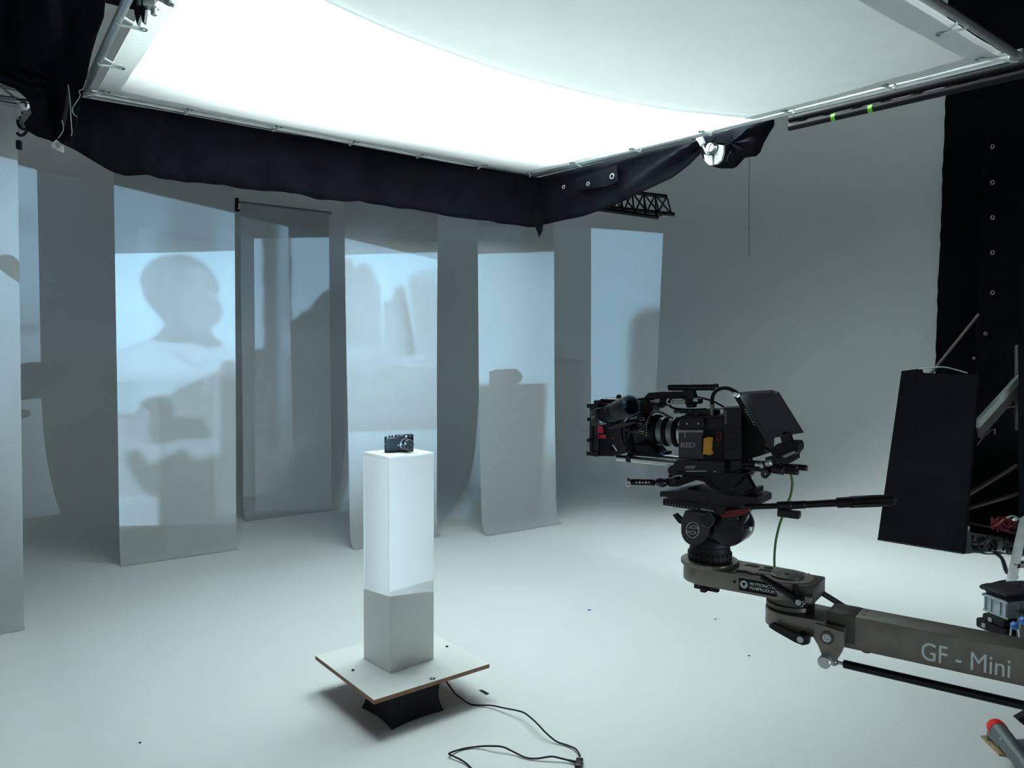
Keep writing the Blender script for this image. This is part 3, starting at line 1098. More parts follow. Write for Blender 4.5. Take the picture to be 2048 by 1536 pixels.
CAM = thing('cinema_camera', 'black cinema camera with lens, matte box and monitor on the jib head', 'cinema camera', RO + Vector((0, 0, .003)), RA)
body = MB().span((-.054, -.052, 1.342), (.050, .052, 1.438), .004).build('body', 'black_plastic', CAM)
MB().span((-.058, -.045, 1.352), (-.053, .045, 1.432), .002).build('lens_mount_plate', 'black_metal', body)
for k in range(3):
    MB().span((-.05 + .03 * k, -.035, 1.4382), (-.03 + .03 * k, .035, 1.4405), .0005).build('top_vent', 'black_matte', body)
# side module with the maker's outlined letters
sm = plate(rect(1357, 866, 1403, 921), .068, .016).build('side_module', 'dark_grey', CAM)
plate(rect(1356, 863, 1403.5, 867.5), .069, .008).build('module_lip', 'alu_dull', sm)
plate(rect(1358, 917, 1400, 921), .0686, .006).build('module_lip', 'black_metal', sm)
p0, p1 = rq(1361, 897.2, .0685), rq(1398, 897.2, .0685)
text('letters', 'RED', .0148, p0, p1 - p0, (0, 0, 1), 'white_paint', sm, outline=.00018, sx=1.28, label='three outlined white capital letters')
plate(rect(1369, 868, 1370, 879), .0685, .001).build('tick_mark', 'grey_print', sm)
um = plate(((1358, 842), (1407, 841), (1409, 857), (1400, 860), (1359, 861)), .062, .012).build('upper_side_panel', 'black_plastic', CAM)
plate(((1359, 840), (1402, 838.5), (1407, 842), (1361, 843.5)), .063, .006).build('edge_highlight', 'black_metal', um)
for x in (1374, 1397):
    MB().lathe(rq(x, 850, .063), (0, -1, 0), [(-.002, .002), (.001, .002)], 10).build('screw', 'steel', um)
gs = plate(((1407, 880), (1414, 877), (1424, 877.5), (1423, 882), (1421.5, 885), (1421, 905), (1424, 911), (1420, 913), (1406, 911)), .066, .016).build('gold_foil_panel', 'gold', CAM, label='gold foil coloured panel')
fr = plate(rect(1432.5, 866, 1441.5, 884), .060, .008).build('record_button_frame', 'red_anod', CAM)
plate(rect(1434.3, 868.5, 1439.7, 881.5), .061, .004).build('record_button', 'black_matte', fr)
plate(((1404, 862), (1447, 859), (1448, 926), (1404, 926)), .056, .010).build('rear_side_panel', 'black_matte', CAM)
# battery block with cooling ribs
vb_ = plate(((1447, 818), (1482, 817), (1483, 921), (1449, 922)), .055, .10).build('battery_block', 'black_plastic', CAM)
for k in range(13):
    y = 856 + k * 4.0
    plate(rect(1449, y, 1481, y + 1.6), .057, .004).build('rib', 'black_metal', vb_)
for k in range(6):
    y = 824 + k * 4.6
    plate(rect(1449, y, 1453.5, y + 2), .057, .004).build('status_led', 'grey_print', vb_)
plate(((1448, 815.5), (1483, 814), (1483, 818), (1448, 819)), .055, .10).build('battery_top', 'alu_dull', vb_)
plate(((1482, 818), (1525, 878), (1522, 914), (1492, 922), (1483, 921)), .035, .085).build('battery_pack', 'black_matte', CAM)
# lens
LC = Vector((0, 0, 1.395))
lens = MB().lathe(LC + Vector((-.05, 0, 0)), (-1, 0, 0), [(0, .027), (.012, .027), (.014, .030), (.030, .030)], 40).build('lens_mount', 'steel', CAM)
prof = [(.03, .0295), (.034, .0335), (.046, .0335), (.048, .031), (.066, .031), (.068, .0335), (.079, .0335), (.081, .031), (.100, .031), (.102, .035), (.118, .036), (.120, .034), (.124, .034), (.150, .045), (.185, .047), (.190, .046)]
lb = MB().lathe(LC + Vector((-.05, 0, 0)), (-1, 0, 0), [(t_ * .75, r_) for t_, r_ in prof], 48).build('lens_barrel', 'black_metal', CAM)
for t0_, t1_, r_ in ((.0255, .0345, .0345), (.051, .0593, .0345), (.0765, .0885, .037)):
    mb = MB()
    mb.lathe(LC + Vector((-.05 - t0_, 0, 0)), (-1, 0, 0), [(0, r_ - .001), (.001, r_), (t1_ - t0_ - .001, r_), (t1_ - t0_, r_ - .001)], 48)
    for k in range(48):
        a = 2 * math.pi * k / 48
        c = LC + Vector((-.05 - (t0_ + t1_) / 2, r_ * math.cos(a), r_ * math.sin(a)))
        mb.box(c, ((t1_ - t0_) * .8, .0016, .0016), 0, Matrix.Rotation(a, 3, 'X'))
    mb.build('gear_ring', 'rubber', lb)
for t_, r_ in ((.0365, .0313), (.0615, .0313)):
    MB().lathe(LC + Vector((-.05 - t_, 0, 0)), (-1, 0, 0), [(0, r_), (.012, r_)], 48, caps=False).build('focus_scale', 'alu_dull', lb)
# engraved figures on the near side of the barrel
def on_barrel(t_, ang, r_):
    return LC + Vector((-.05 - t_ * .75, -r_ * math.cos(ang), r_ * math.sin(ang)))
for s_, sz, t_, ang, m_ in (('20', .013, .148, .55, 'white_paint'), ('CF', .010, .150, .28, 'white_paint')):
    p = on_barrel(t_, ang, .0472)
    text('engraving', s_, sz, p, (1, .33, 0), (0, math.sin(ang), math.cos(ang)), m_, lb)
for k in range(4):
    MB().box(on_barrel(.150 - .007 * k, .02, .0465), (.0035, .0008, .0022)).build('print_mark', 'white_paint', lb)
    MB().box(on_barrel(.150 - .007 * k, -.08, .0465), (.0035, .0008, .0016)).build('print_mark', 'gold', lb)
for k in range(6):
    p = on_barrel(.124 + .002 * (k % 2), .6 - k * .17, .0365)
    MB().box(p, (.003, .001, .002)).build('scale_mark', 'white_paint', lb)
MB().lathe(LC + Vector((-.195, 0, 0)), (-1, 0, 0), [(0, .046), (.006, .046)], 40).build('front_element', 'glass', lb)
# matte box
mx = MB()
def ring_(x, hb, hz, zc=1.396):
    return [mx.bm.verts.new((x, y, z)) for y, z in ((-hb, zc - hz), (hb, zc - hz), (hb, zc + hz), (-hb, zc + hz))]
rg = [ring_(-.190, .050, .050), ring_(-.196, .058, .055), ring_(-.214, .070, .062), ring_(-.250, .074, .064)]
for A, B in zip(rg, rg[1:]):
    for k in range(4):
        mx.bm.faces.new((A[k], A[(k + 1) % 4], B[(k + 1) % 4], B[k]))
mx.bm.faces.new(rg[0])
mx.bm.faces.new(list(reversed(rg[-1])))
bmesh.ops.bevel(mx.bm, geom=list(mx.bm.edges), offset=.004, segments=2, affect='EDGES', profile=.5)
mbx = mx.build('matte_box', 'black_matte', CAM)
MB().span((-.262, -.079, 1.330), (-.249, .079, 1.466), .004).build('filter_stage', 'black_plastic', mbx)
MB().span((-.274, -.076, 1.334), (-.264, .076, 1.458), .003).build('filter_stage', 'black_plastic', mbx)
MB().span((-.255, -.06, 1.461), (-.185, .06, 1.469), .003).build('top_flag_bracket', 'black_metal', mbx)
for zz in (1.42, 1.37):
    MB().cyl((-.269, -.078, zz), (-.269, -.090, zz), .0045, seg=12, bev=.001).build('lock_knob', 'black_metal', mbx)
for zz in (1.452, 1.338):
    MB().span((-.277, -.084, zz - .006), (-.247, -.076, zz + .006), .002).build('hinge', 'black_metal', mbx)
MB().lathe((-.22, -.03, 1.468), (0, 0, 1), [(0, .006), (.008, .006), (.01, .004)], 12).build('top_knob', 'black_metal', mbx)
tp = plate(((1190, 843), (1198, 850), (1206, 858), (1206, 869), (1190, 869)), .0775, .001).build('red_tape', 'red_tape', mbx, label='strip of red tape on the near side')
lt = plate(rect(1191, 872, 1211.5, 879), .0775, .001).build('tape_label', 'red_tape', mbx, label='red label with small dark print')
p0, p1 = rq(1194, 877.6, .0785), rq(1210, 877.6, .0785)
text('print', '25P', .0065, p0, p1 - p0, (0, 0, 1), 'black_matte', lt, extrude=.0002)
MB().sphere(rq(1225, 879, .074), .0022, sub=1).build('red_screw', 'red_tape', mbx)
MB().cyl(rq(1226, 892, .074), rq(1234, 904, .070), .0022).build('bright_pin', 'steel', mbx)
# bellows ring between lens and box
MB().lathe(LC + Vector((-.176, 0, -.004)), (-1, 0, 0), [(0, .052), (.004, .058), (.010, .056), (.016, .060), (.02, .05)], 40).build('bellows_ring', 'black_matte', CAM)
MB().torus(rq(1270, 896, .03), (.5, -1, .1), .016, .004, 24, 8).build('follow_focus_gear', 'black_metal', CAM)
sp = plate(((1255, 893), (1300, 893), (1312, 908), (1322, 909), (1322, 915), (1255, 914)), .03, .06).build('lens_support', 'black_matte', CAM)
plate(((1319, 909.5), (1322, 907), (1331, 913), (1324, 914)), .04, .01).build('blue_tip', 'blue', sp)
# rods
for b_, xa, xb in ((.034, -.222, -.05), (-.034, -.2, -.05)):
    rd = MB().cyl((xa, -b_, 1.3265), (xb, -b_, 1.3265), .0072, seg=16, bev=.001).build('rod', 'steel', CAM)
MB().box(rq(1259, 919, .034), (.012, .02, .018), .003).build('rod_clamp', 'black_metal', CAM)
for b_ in (.034, -.034):
    MB().cyl((.03, -b_, 1.333), (.2, -b_, 1.333), .0068, seg=16, bev=.001).build('rear_rod', 'black_metal', CAM)
MB().cyl(rq(1545, 940, .05), rq(1568, 944, .05), .010, seg=14, bev=.001).build('rod_socket', 'black_plastic', CAM)
MB().cyl(rq(1570, 937, .03), rq(1593, 944, .03), .0095, seg=14, bev=.001).build('rod_socket', 'black_plastic', CAM)
MB().lathe(rq(1531, 951, .055), (0, -1, 0), [(-.012, .008), (0, .009), (.004, .009), (.0045, .003)], 20).build('clamp_knob', 'black_gloss', CAM)
MB().lathe(rq(1531, 951, .0596), (0, -1, 0), [(0, .0018), (.001, .0018)], 10).build('knob_centre', 'steel', CAM)
# base plate and dovetail under the body
bp_ = plate(((1352, 923), (1447, 926), (1448, 944), (1440, 950), (1352, 943), (1344, 936)), .06, .11).build('base_plate', 'black_plastic', CAM)
for k in range(8):
    plate(((1372 + k * 2.4, 934), (1373 + k * 2.4, 934), (1370 + k * 2.4, 940), (1369 + k * 2.4, 940)), .061, .001).build('hatch_mark', 'grey_print', bp_)
plate(rect(1372, 944, 1412, 946), .061, .001).build('scale_print', 'grey_print', bp_)
MB().lathe(rq(1346, 944, .055), (0, -1, 0), [(-.03, .011), (0, .012), (.004, .011)], 22).build('lock_dial', 'black_plastic', bp_)
plate(((1446, 921), (1478, 924), (1476, 950), (1448, 950)), .045, .09).build('rear_mount', 'black_matte', CAM)
MB().sphere(rq(1429, 946, .062), .0022, sub=1).build('screw', 'steel', bp_)
# shoulder pad: a curved saddle under the base plate
plate(((1338, 958), (1342, 952), (1366, 953), (1404, 957), (1416, 962), (1424, 972), (1432, 980), (1442, 984), (1460, 981), (1470, 974), (1490, 950), (1448, 944), (1346, 940), (1336, 956)), .045, .09).build('shoulder_saddle', 'rubber', CAM)
plate(((1364, 953), (1414, 959), (1430, 978), (1443, 984), (1436, 986), (1420, 978), (1406, 966), (1392, 963), (1374, 968), (1356, 976), (1338, 976), (1338, 965), (1362, 961)), .048, .096).build('shoulder_pad', 'black_matte', CAM)
# rear strut to the dovetail
plate(((1463, 952), (1490, 950), (1510, 985), (1500, 990), (1489, 990)), .03, .02).build('strut', 'black_metal', CAM)
plate(((1448, 952), (1466, 955), (1486, 986), (1474, 989)), .028, .016).build('strut', 'black_metal', CAM)
plate(((1478, 948), (1492, 949), (1492, 955), (1478, 954)), .03, .05).build('strut_tab', 'black_metal', CAM)
plate(((1487, 986), (1502, 980), (1512, 980), (1512, 990), (1507, 990), (1507, 985), (1500, 990), (1488, 992)), .03, .05).build('strut_foot', 'black_metal', CAM)
# grip arm with a toothed rosette
ga_ = MB().cyl(rq(1263, 967, .06), rq(1308, 968, .055), .0075, seg=14).build('grip_arm', 'black_metal', CAM)
for k in range(5):
    MB().lathe(rq(1273 + k * 6.3, 967.4, .0675), (0, -1, 0), [(0, .0021 if k % 2 == 0 else .003), (.0006, .0021 if k % 2 == 0 else .003)], 10).build('arm_hole', 'steel', ga_)
mb = MB()
c = rq(1255, 967, .062)
mb.lathe(c, (-.75, -.66, .05), [(-.006, .007), (-.004, .0105), (.002, .0105), (.003, .006), (.0035, .003)], 24)
for k in range(20):
    a = 2 * math.pi * k / 20
    x_, y_, a_ = frame_from((-.75, -.66, .05))
    mb.box(c + a_ * .003 + (x_ * math.cos(a) + y_ * math.sin(a)) * .0082, (.0022, .0022, .0022))
mb.build('rosette', 'steel', ga_)
MB().sphere(rq(1322, 968, .055), .0125, (1.2, 1, .85), 3).build('arm_joint', 'black_gloss', ga_)
plate(((1318, 962), (1350, 958), (1352, 972), (1330, 974), (1318, 971)), .05, .03).build('arm_bracket', 'black_metal', CAM)
# top handle
hd_ = MB().cyl(rq(1337, 777.2, 0), rq(1427, 777.2, 0), .0078, seg=20, bev=.0015).build('handle_grip', 'black_metal', CAM)
MB().cyl(rq(1426, 777.2, 0), rq(1436, 777.2, 0), .0088, seg=20, bev=.002).build('grip_end', 'black_plastic', hd_)
for x in (1350, 1380):
    MB().sphere(rq(x, 782, .007), .0016, sub=1).build('screw', 'black_matte', hd_)
plate(((1366, 783), (1387, 783), (1385, 796), (1364, 797)), .008, .016).build('handle_post', 'black_metal', CAM)
plate(((1297, 788), (1330, 786), (1385, 785), (1390, 800), (1386, 818), (1374, 818), (1366, 800), (1310, 801), (1296, 815), (1286, 817), (1278, 808)), .010, .02).build('handle_arm', 'black_plastic', CAM)
MB().cyl(rq(1292, 806.5, .012), rq(1324, 807.5, .012), .0045, seg=14).build('evf_rod', 'steel', CAM)
MB().cyl(rq(1347, 805.5, .014), rq(1372, 806.5, .014), .0052, seg=14).build('evf_rod', 'alu', CAM)
MB().cyl(rq(1374, 806, .012), rq(1404, 804.5, .012), .0062, seg=14, bev=.001).build('rod_end', 'black_metal', CAM)
MB().cyl(rq(1388, 803, .014), rq(1397, 803, .014), .0055, seg=14).build('rod_collar', 'alu', CAM)
MB().box(rq(1330, 807, .014), (.022, .022, .018), .004).build('rod_clamp', 'black_metal', CAM)
MB().box(rq(1322, 814, .016), (.016, .014, .010), .003).build('rod_clamp', 'black_plastic', CAM)
MB().tube([rq(x, y, .022) for x, y in ((1362, 798), (1348, 797), (1339, 803), (1337, 811), (1345, 818), (1362, 821), (1390, 822), (1412, 821))], .0026, 8, 5).build('coiled_lead', 'rubber', CAM)
MB().torus(rq(1339, 806, .022), (.3, -1, .2), .0055, .0025, 16, 6).build('lead_collar', 'steel', CAM)
tb_ = plate(((1373, 823), (1420, 822), (1421, 836), (1374, 837)), .03, .06).build('cheese_plate', 'black_plastic', CAM)
plate(rect(1347.5, 822.5, 1373.5, 829.5), .032, .02).build('plate_tab', 'black_metal', tb_)
p0 = rq(1349.5, 828.6, .0325)
text('letters', 'ARRI', .0058, p0, (1, 0, 0), (0, 0, 1), 'grey_print', tb_, extrude=.0002)
plate(((1364, 836), (1447, 833), (1447, 839), (1364, 841)), .045, .09).build('top_plate', 'black_plastic', CAM)
plate(((1400, 820), (1448, 818), (1448, 822), (1402, 824)), .02, .03).build('top_rail', 'alu_dull', CAM)
for x, y in ((1380, 824), (1392, 832), (1408, 826)):
    MB().sphere(rq(x, y, .031), .0015, sub=1).build('screw', 'steel', tb_)
# monitor cable and antenna plug
MB().cyl(rq(1424, 838, .03), rq(1424.5, 812, .03), .0046, seg=14).build('cable_plug', 'alu_dull', CAM)
MB().tube([rq(x, y, .03) for x, y in ((1424.5, 814), (1424.5, 800), (1428, 789), (1436, 782), (1446, 779), (1458, 780), (1470, 786), (1482, 795))], .0042, 10, 5).build('monitor_cable', 'rubber', CAM)
MB().tube([rq(x, y, .0) for x, y in ((1384, 796), (1400, 798), (1420, 803), (1436, 810), (1448, 817))], .0022, 8, 5).build('thin_lead', 'rubber', CAM)
# electronic viewfinder
E0, E1 = rq(1199, 838, .095), rq(1262, 813, .165)
ev_d = (E1 - E0).normalized()
ex_, ey_, ez_ = frame_from(ev_d)
rotE = Matrix((ex_, ey_, ez_)).transposed()
vf = MB().box(E0 + ev_d * .012, (.044, .036, .038), .004, rotE).build('viewfinder', 'black_plastic', CAM)
MB().box(E0 + ev_d * .012 + ey_ * .0185, (.030, .002, .026), .0006, rotE).build('top_panel', 'dark_grey', vf)
MB().box(E0 + ev_d * .012 - ey_ * .0185, (.030, .002, .026), .0006, rotE).build('bottom_panel', 'dark_grey', vf)
LV = (E1 - E0).length
evp = [(.030, .017), (.034, .0185), (.052, .019), (.055, .017), (.058, .0205), (.064, .0205), (.066, .0185), (.070, .0215), (.076, .0215), (.079, .0195), (.086, .022), (LV - .004, .0235), (LV, .0225), (LV - .002, .020), (LV - .03, .015), (LV - .032, 0)]
MB().lathe(E0, ev_d, evp, 32, caps=False).build('eyecup', 'rubber', vf)
mb = MB()
for i in range(3):
    for k in range(28):
        a = 2 * math.pi * (k + .5 * i) / 28
        mb.box(E0 + ev_d * (.037 + i * .006) + (ex_ * math.cos(a) + ey_ * math.sin(a)) * .019, (.0026, .0026, .004), 0, rotE)
mb.build('diopter_knurl', 'black_metal', vf)
MB().lathe(E0 + ev_d * (LV - .028), ev_d, [(0, .0145), (.001, .0145)], 24).build('eyepiece_glass', 'glass', vf)
# letters on the side of the viewfinder block that faces the viewer
side_n = ex_ if ex_.y < 0 else -ex_
pf_ = E0 + ev_d * .0005 + side_n * .0225 - ey_ * .003
text('letters', 'RED', .0085, pf_, ev_d, ey_ if ey_.z > 0 else -ey_, 'white_paint', vf, outline=.00015, sx=1.15)
plate(((1213, 860), (1232, 851), (1270, 846), (1274, 848), (1244, 857), (1218, 862)), .11, .03).build('viewfinder_flap', 'black_gloss', CAM)
MB().cyl(rq(1250, 846, .10), rq(1256, 836, .10), .005).build('viewfinder_pin', 'steel', CAM)
vs_ = plate(((1252, 836), (1276, 832), (1278, 842), (1254, 846)), .10, .02).build('viewfinder_bracket', 'black_plastic', CAM)
for k in range(5):
    plate(rect(1259 + k * 3.1, 841.5 - k * .55, 1261.2 + k * 3.1, 837.8 - k * .55), .1005, .0004).build('print_mark', 'grey_print', vs_)
plate(((1270, 812), (1290, 800), (1306, 818), (1304, 828), (1284, 830)), .03, .04).build('evf_arm', 'black_plastic', CAM)
MB().tube([rq(x, y, .07) for x, y in ((1246, 855), (1252, 862), (1263, 866), (1275, 864), (1286, 856), (1294, 844), (1301, 832), (1311, 826), (1323, 828), (1334, 834), (1346, 840))], .0027, 8, 5).build('viewfinder_lead', 'dark_grey', CAM)
# monitor
mn = Vector((.30, -.94, -.14)).normalized()
mc = at_y(1545, 835, 1.545)
def mq(px, py):
    p = at_plane(px, py, mc, mn) - RO
    return Vector((p.dot(RX), p.dot(RY), p.z))
mnl = Vector((mn.dot(RX), mn.dot(RY), mn.z))
T = [(1477, 793), (1558, 787), (1608, 868), (1529, 882)]
mon = MB().prism([mq(*p) for p in T], -mnl * .024).build('monitor', 'screen', CAM)
Ti = [(1491, 800), (1552, 795), (1591, 860), (1529, 868)]
MB().prism([mq(*p) + mnl * .0008 for p in Ti], -mnl * .0006).build('screen', 'screen', mon)
for k in range(7):
    x, y = 1490 + k * 2.9, 823 + k * 4.9
    MB().sphere(mq(x + 2, y) - mnl * .002, .0014, sub=1).build('button', 'grey_print', mon)
MB().sphere(mq(1551, 788) + mnl * .001, .0016, sub=1).build('screw', 'steel', mon)
MB().prism([mq(1474, 798), mq(1479, 791), mq(1479, 796)], -mnl * .02).build('corner_bumper', 'alu_dull', mon)
plate(((1559, 874), (1577, 868), (1582, 886), (1564, 889)), .05, .02).build('monitor_neck', 'black_metal', CAM)
MB().prism([rq(x, y, .06) for x, y in ((1544, 898), (1556, 890), (1578, 886), (1593, 886), (1597, 892), (1597, 903), (1588, 914), (1572, 920), (1552, 920), (1543, 912))], (0, .04, 0)).build('monitor_mount', 'black_matte', CAM)
plate(((1552, 921), (1590, 909), (1590, 922), (1580, 929), (1552, 930)), .055, .035).build('mount_block', 'black_plastic', CAM)
plate(((1563, 915), (1588, 905), (1594, 908), (1570, 919)), .061, .004).build('mount_edge', 'alu_dull', CAM)
MB().tube([rq(x, y, .02) for x, y in ((1521, 897), (1532, 899), (1541, 905), (1549, 912))], .0022, 8, 5).build('monitor_lead', 'rubber', CAM)
MB().cyl(rq(1484, 930, .06), rq(1511, 930, .06), .0045, seg=12).build('power_lead', 'rubber', CAM)
MB().cyl(rq(1511, 931, .06), rq(1521, 932, .06), .0055, seg=14).build('plug_sleeve', 'steel', CAM)
pl_c = MB().cyl(rq(1520, 934, .06), rq(1543, 927, .06), .0072, seg=18, bev=.001).build('plug', 'alu', CAM)
MB().cyl(rq(1528, 932, .06), rq(1532, 930.5, .06), .0078, seg=18).build('plug_ring', 'black_metal', pl_c)
plate(((1530, 918), (1552, 916), (1556, 934), (1548, 938), (1540, 926), (1532, 926)), .05, .03).build('power_socket', 'black_plastic', CAM)
plate(((1462, 925), (1482, 924), (1484, 940), (1462, 944)), .055, .05).build('rod_bracket', 'black_metal', CAM)

# ------------------------------------------------------------------ fluid head
HD = thing('fluid_head', 'black fluid head with a round white emblem and pan bar between camera and jib', 'tripod head', RO, RA)
plate(((1320, 983), (1360, 981), (1374, 978), (1410, 984), (1470, 992), (1508, 994), (1517, 998), (1517, 1010), (1510, 1015), (1490, 1014), (1440, 1012), (1400, 1002), (1336, 994), (1320, 993)), .05, .09).build('dovetail_plate', 'black_plastic', HD)
sl = plate(((1326, 998), (1436, 1015), (1452, 1014), (1448, 1030), (1432, 1027), (1326, 1010)), .058, .10).build('sliding_plate', 'black_metal', HD)
for k in range(11):
    x = 1332 + k * 6
    y = 1007 + k * .95
    plate(((x, y - 1), (x + .8, y - 1), (x + .8, y + 2), (x, y + 2)), .0585, .0005).build('scale_tick', 'grey_print', sl)
p0, p1 = rq(1401, 1019.5, .0588), rq(1428, 1023.5, .0588)
text('letters', 'VIDEO 35 Plus', .0048, p0, p1 - p0, (0, 0, 1), 'white_paint', sl, extrude=.0003)
OX, OY = 1388, 1060
dome = [(1370, 1022), (1408, 1026)] + [(OX + 26 * math.cos(a), OY + 31 * math.sin(a)) for a in [R(-10 + 20 * k) for k in range(0, 11)]] + [(1363, 1040)]
sd = plate(dome, .062, .022).build('side_cover', 'dark_grey', HD)
mb = MB()
ring3 = [rq(1385 + 12.6 * math.cos(R(10 * k)), 1060 + 15.6 * math.sin(R(10 * k)), .0632) for k in range(37)]
mb.tube(ring3, .00055, 5)
def curve_px(pts):
    return [rq(1220 + x / 6.023, 920 + y / 6.023, .0632) for x, y in pts]
mb.tube(curve_px([(1065, 830), (1020, 822), (965, 820), (960, 812), (985, 793), (1020, 792), (1040, 808), (1068, 820)]), .0005, 5, 3)
mb.tube(curve_px([(922, 856), (970, 860), (1030, 868), (1032, 876), (1010, 892), (975, 890), (955, 872), (922, 862)]), .0005, 5, 3)
mb.build('round_emblem', 'white_paint', sd, label='white outlined round emblem')
dl = MB().lathe(rq(1415, 1040.5, .066), (.1, -1, 0), [(-.03, .012), (0, .0145), (.003, .0145), (.004, .012)], 36).build('tilt_dial', 'black_plastic', HD)
mb = MB()
for k in range(44):
    a = 2 * math.pi * k / 44
    c = rq(1415 + 12.2 * math.cos(a), 1040.5 + 14.6 * math.sin(a), .0702)
    mb.box(c, (.0009, .0005, .0009))
mb.build('dial_marks', 'grey_print', dl)
MB().box((.005, .0, 1.195), (.10, .075, .062), .012).build('tilt_body', 'black_plastic', HD)
MB().lathe(Vector((.05, .0, 1.198)), (0, -1, 0), [(-.045, .034), (-.03, .041), (.03, .041), (.042, .036), (.046, .02)], 36).build('tilt_drum', 'black_metal', HD)
plate(((1345, 1030), (1351, 1027), (1365, 1040), (1362, 1048), (1357, 1046)), .05, .012).build('brake_lever', 'black_plastic', HD)
plate(((1441, 1030), (1452, 1022), (1490, 1017), (1500, 1018), (1488, 1030), (1470, 1034), (1445, 1036)), .056, .02).build('release_lever', 'red_anod', HD, label='red release lever')
MB().cyl(rq(1455, 1036, .04), rq(1479, 1035, .04), .009, seg=16, bev=.002).build('lock_knob', 'black_plastic', HD)
plate(((1474, 1052), (1492, 1021), (1500, 1022), (1486, 1050), (1478, 1054)), .04, .02).build('bar_bracket', 'black_metal', HD)
mb = MB()
NP = [(1.1152, .050), (1.117, .053), (1.119, .0525), (1.1205, .055), (1.128, .056), (1.131, .053), (1.145, .050), (1.148, .0525), (1.156, .052), (1.166, .045), (1.178, .04), (1.19, .036)]
mb.lathe((.0, 0, 0), (0, 0, 1), [(z, r_ * .88) for z, r_ in NP], 40)
nk = mb.build('bowl_neck', 'rubber', HD)
mb = MB()
for k in range(26):
    a = 2 * math.pi * k / 26
    mb.box((.0475 * math.cos(a), .0475 * math.sin(a), 1.125), (.003, .006, .016), .001, Matrix.Rotation(a, 3, 'Z'))
mb.build('neck_ribs', 'rubber', nk)
mb = MB()
pb0 = rq(1500, 1013, .05)
def pbq(x, y):
    return rq(x, y, .05)
bar = MB().cyl(pbq(1490, 1014), pbq(1560, 1011.5), .006, seg=16).build('pan_bar', 'black_metal', HD)
MB().cyl(pbq(1555, 1011.5), pbq(1585, 1010.2), .0088, seg=18, bev=.001).build('bar_collar', 'black_plastic', bar)
MB().cyl(pbq(1585, 1010.2), pbq(1612, 1009), .0082, seg=18, bev=.001).build('bar_collar', 'black_metal', bar)
MB().cyl(pbq(1611, 1009), pbq(1676, 1005.5), .0072, .0078, seg=18).build('bar_extension', 'black_metal', bar)
gp = MB().cyl(pbq(1674, 1005.5), pbq(1700, 1004.2), .0105, .0105, seg=20, bev=.001).build('grip_neck', 'rubber', bar)
pA, pB = pbq(1698, 1004.3), pbq(1793, 1000)
LG = (pB - pA).length
MB().lathe(pA, pB - pA, [(0, .0108), (.004, .0115), (LG * .6, .0118), (LG * .9, .0105), (LG * .98, .007), (LG, .003)], 22).build('grip', 'rubber', bar)
off = Vector((0, -.011, -.004))
MB().tube([pA + (pB - pA) * .1 + off, pA + (pB - pA) * .5 + off * 1.05, pA + (pB - pA) * .95 + off * .8], .0022, 8).build('grip_ridge', 'black_gloss', bar)
MB().box(pbq(1578, 1027.5), (.044, .018, .015), .002).build('bar_counter_block', 'black_plastic', HD)
MB().cyl(pbq(1578, 1022), pbq(1578, 1012), .004).build('block_stem', 'black_metal', HD)
ld_ = MB().tube([rq(x, y, .045) for x, y in ((1497, 1023), (1502, 1033), (1505, 1043), (1504, 1050))], .0022, 8, 5).build('loose_lead', 'rubber', HD)
MB().cyl(rq(1504, 1047, .045), rq(1502, 1053, .045), .0036, seg=12).build('lead_sleeve', 'rubber', ld_)
MB().cyl(rq(1502, 1053, .045), rq(1500.5, 1061, .045), .0032, seg=12).build('lead_plug', 'white_paint', ld_)
for x, y in ((1370, 978), (1490, 995)):
    plate(((x - 5, y), (x + 5, y - 1), (x + 4, y + 2), (x - 4, y + 2)), .045, .01).build('orange_mark', 'orange', HD)

# ------------------------------------------------------------------ crane (jib) arm
JB = thing('camera_jib', 'bronze grey jib arm with large pale lettering reaching in from the lower right', 'jib', RO, RA)
ZL0, ZL1 = 1.068, 1.106
# upper link: rounded bar with pockets
def capsule(x0, x1, hw0, hw1, n_=14, square_end=False):
    pts = []
    for k in range(n_ + 1):
        a = math.pi / 2 + math.pi * k / n_
        pts.append((x0 + hw0 * math.cos(a), hw0 * math.sin(a)))
    if square_end:
        pts += [(x1, -hw1), (x1, hw1)]
    else:
        for k in range(n_ + 1):
            a = -math.pi / 2 + math.pi * k / n_
            pts.append((x1 + hw1 * math.cos(a), hw1 * math.sin(a)))
    return pts


def slab(pts, z0, z1, bev=.0015):
    mb = MB()
    mb.prism([(x, y, z0) for x, y in pts], (0, 0, z1 - z0))
    if bev:
        es = [e_ for e_ in mb.bm.edges if abs(e_.verts[0].co.z - e_.verts[1].co.z) < 1e-6]
        bmesh.ops.bevel(mb.bm, geom=es, offset=bev, segments=1, affect='EDGES')
    return mb


lk = slab(capsule(0, .172, .058, .055), ZL0, ZL1).build('upper_link', 'bronze', JB)
MB().lathe((0, 0, ZL1 - .001), (0, 0, 1), [(0, .064), (.008, .064), (.009, .063)], 48).build('mount_disc', 'bronze', lk)
for a in (20, 110, 200, 290):
    MB().lathe((.057 * math.cos(R(a)), .057 * math.sin(R(a)), ZL1 + .008), (0, 0, 1), [(0, .0028), (.0006, .0028)], 10).build('screw', 'steel', lk)
for pts in ([(.070, .022), (.10, .018), (.104, .03), (.098, .04), (.076, .04)], [(.074, -.042), (.098, -.038), (.104, -.022), (.088, -.014), (.070, -.022)], [(.108, .004), (.142, .006), (.150, .014), (.132, .02), (.110, .018)], [(.112, -.04), (.136, -.034), (.130, -.018), (.112, -.02)]):
    MB().prism([(x, y, ZL1 - .0004) for x, y in pts], (0, 0, .0008)).build('milled_pocket', 'black_matte', lk)
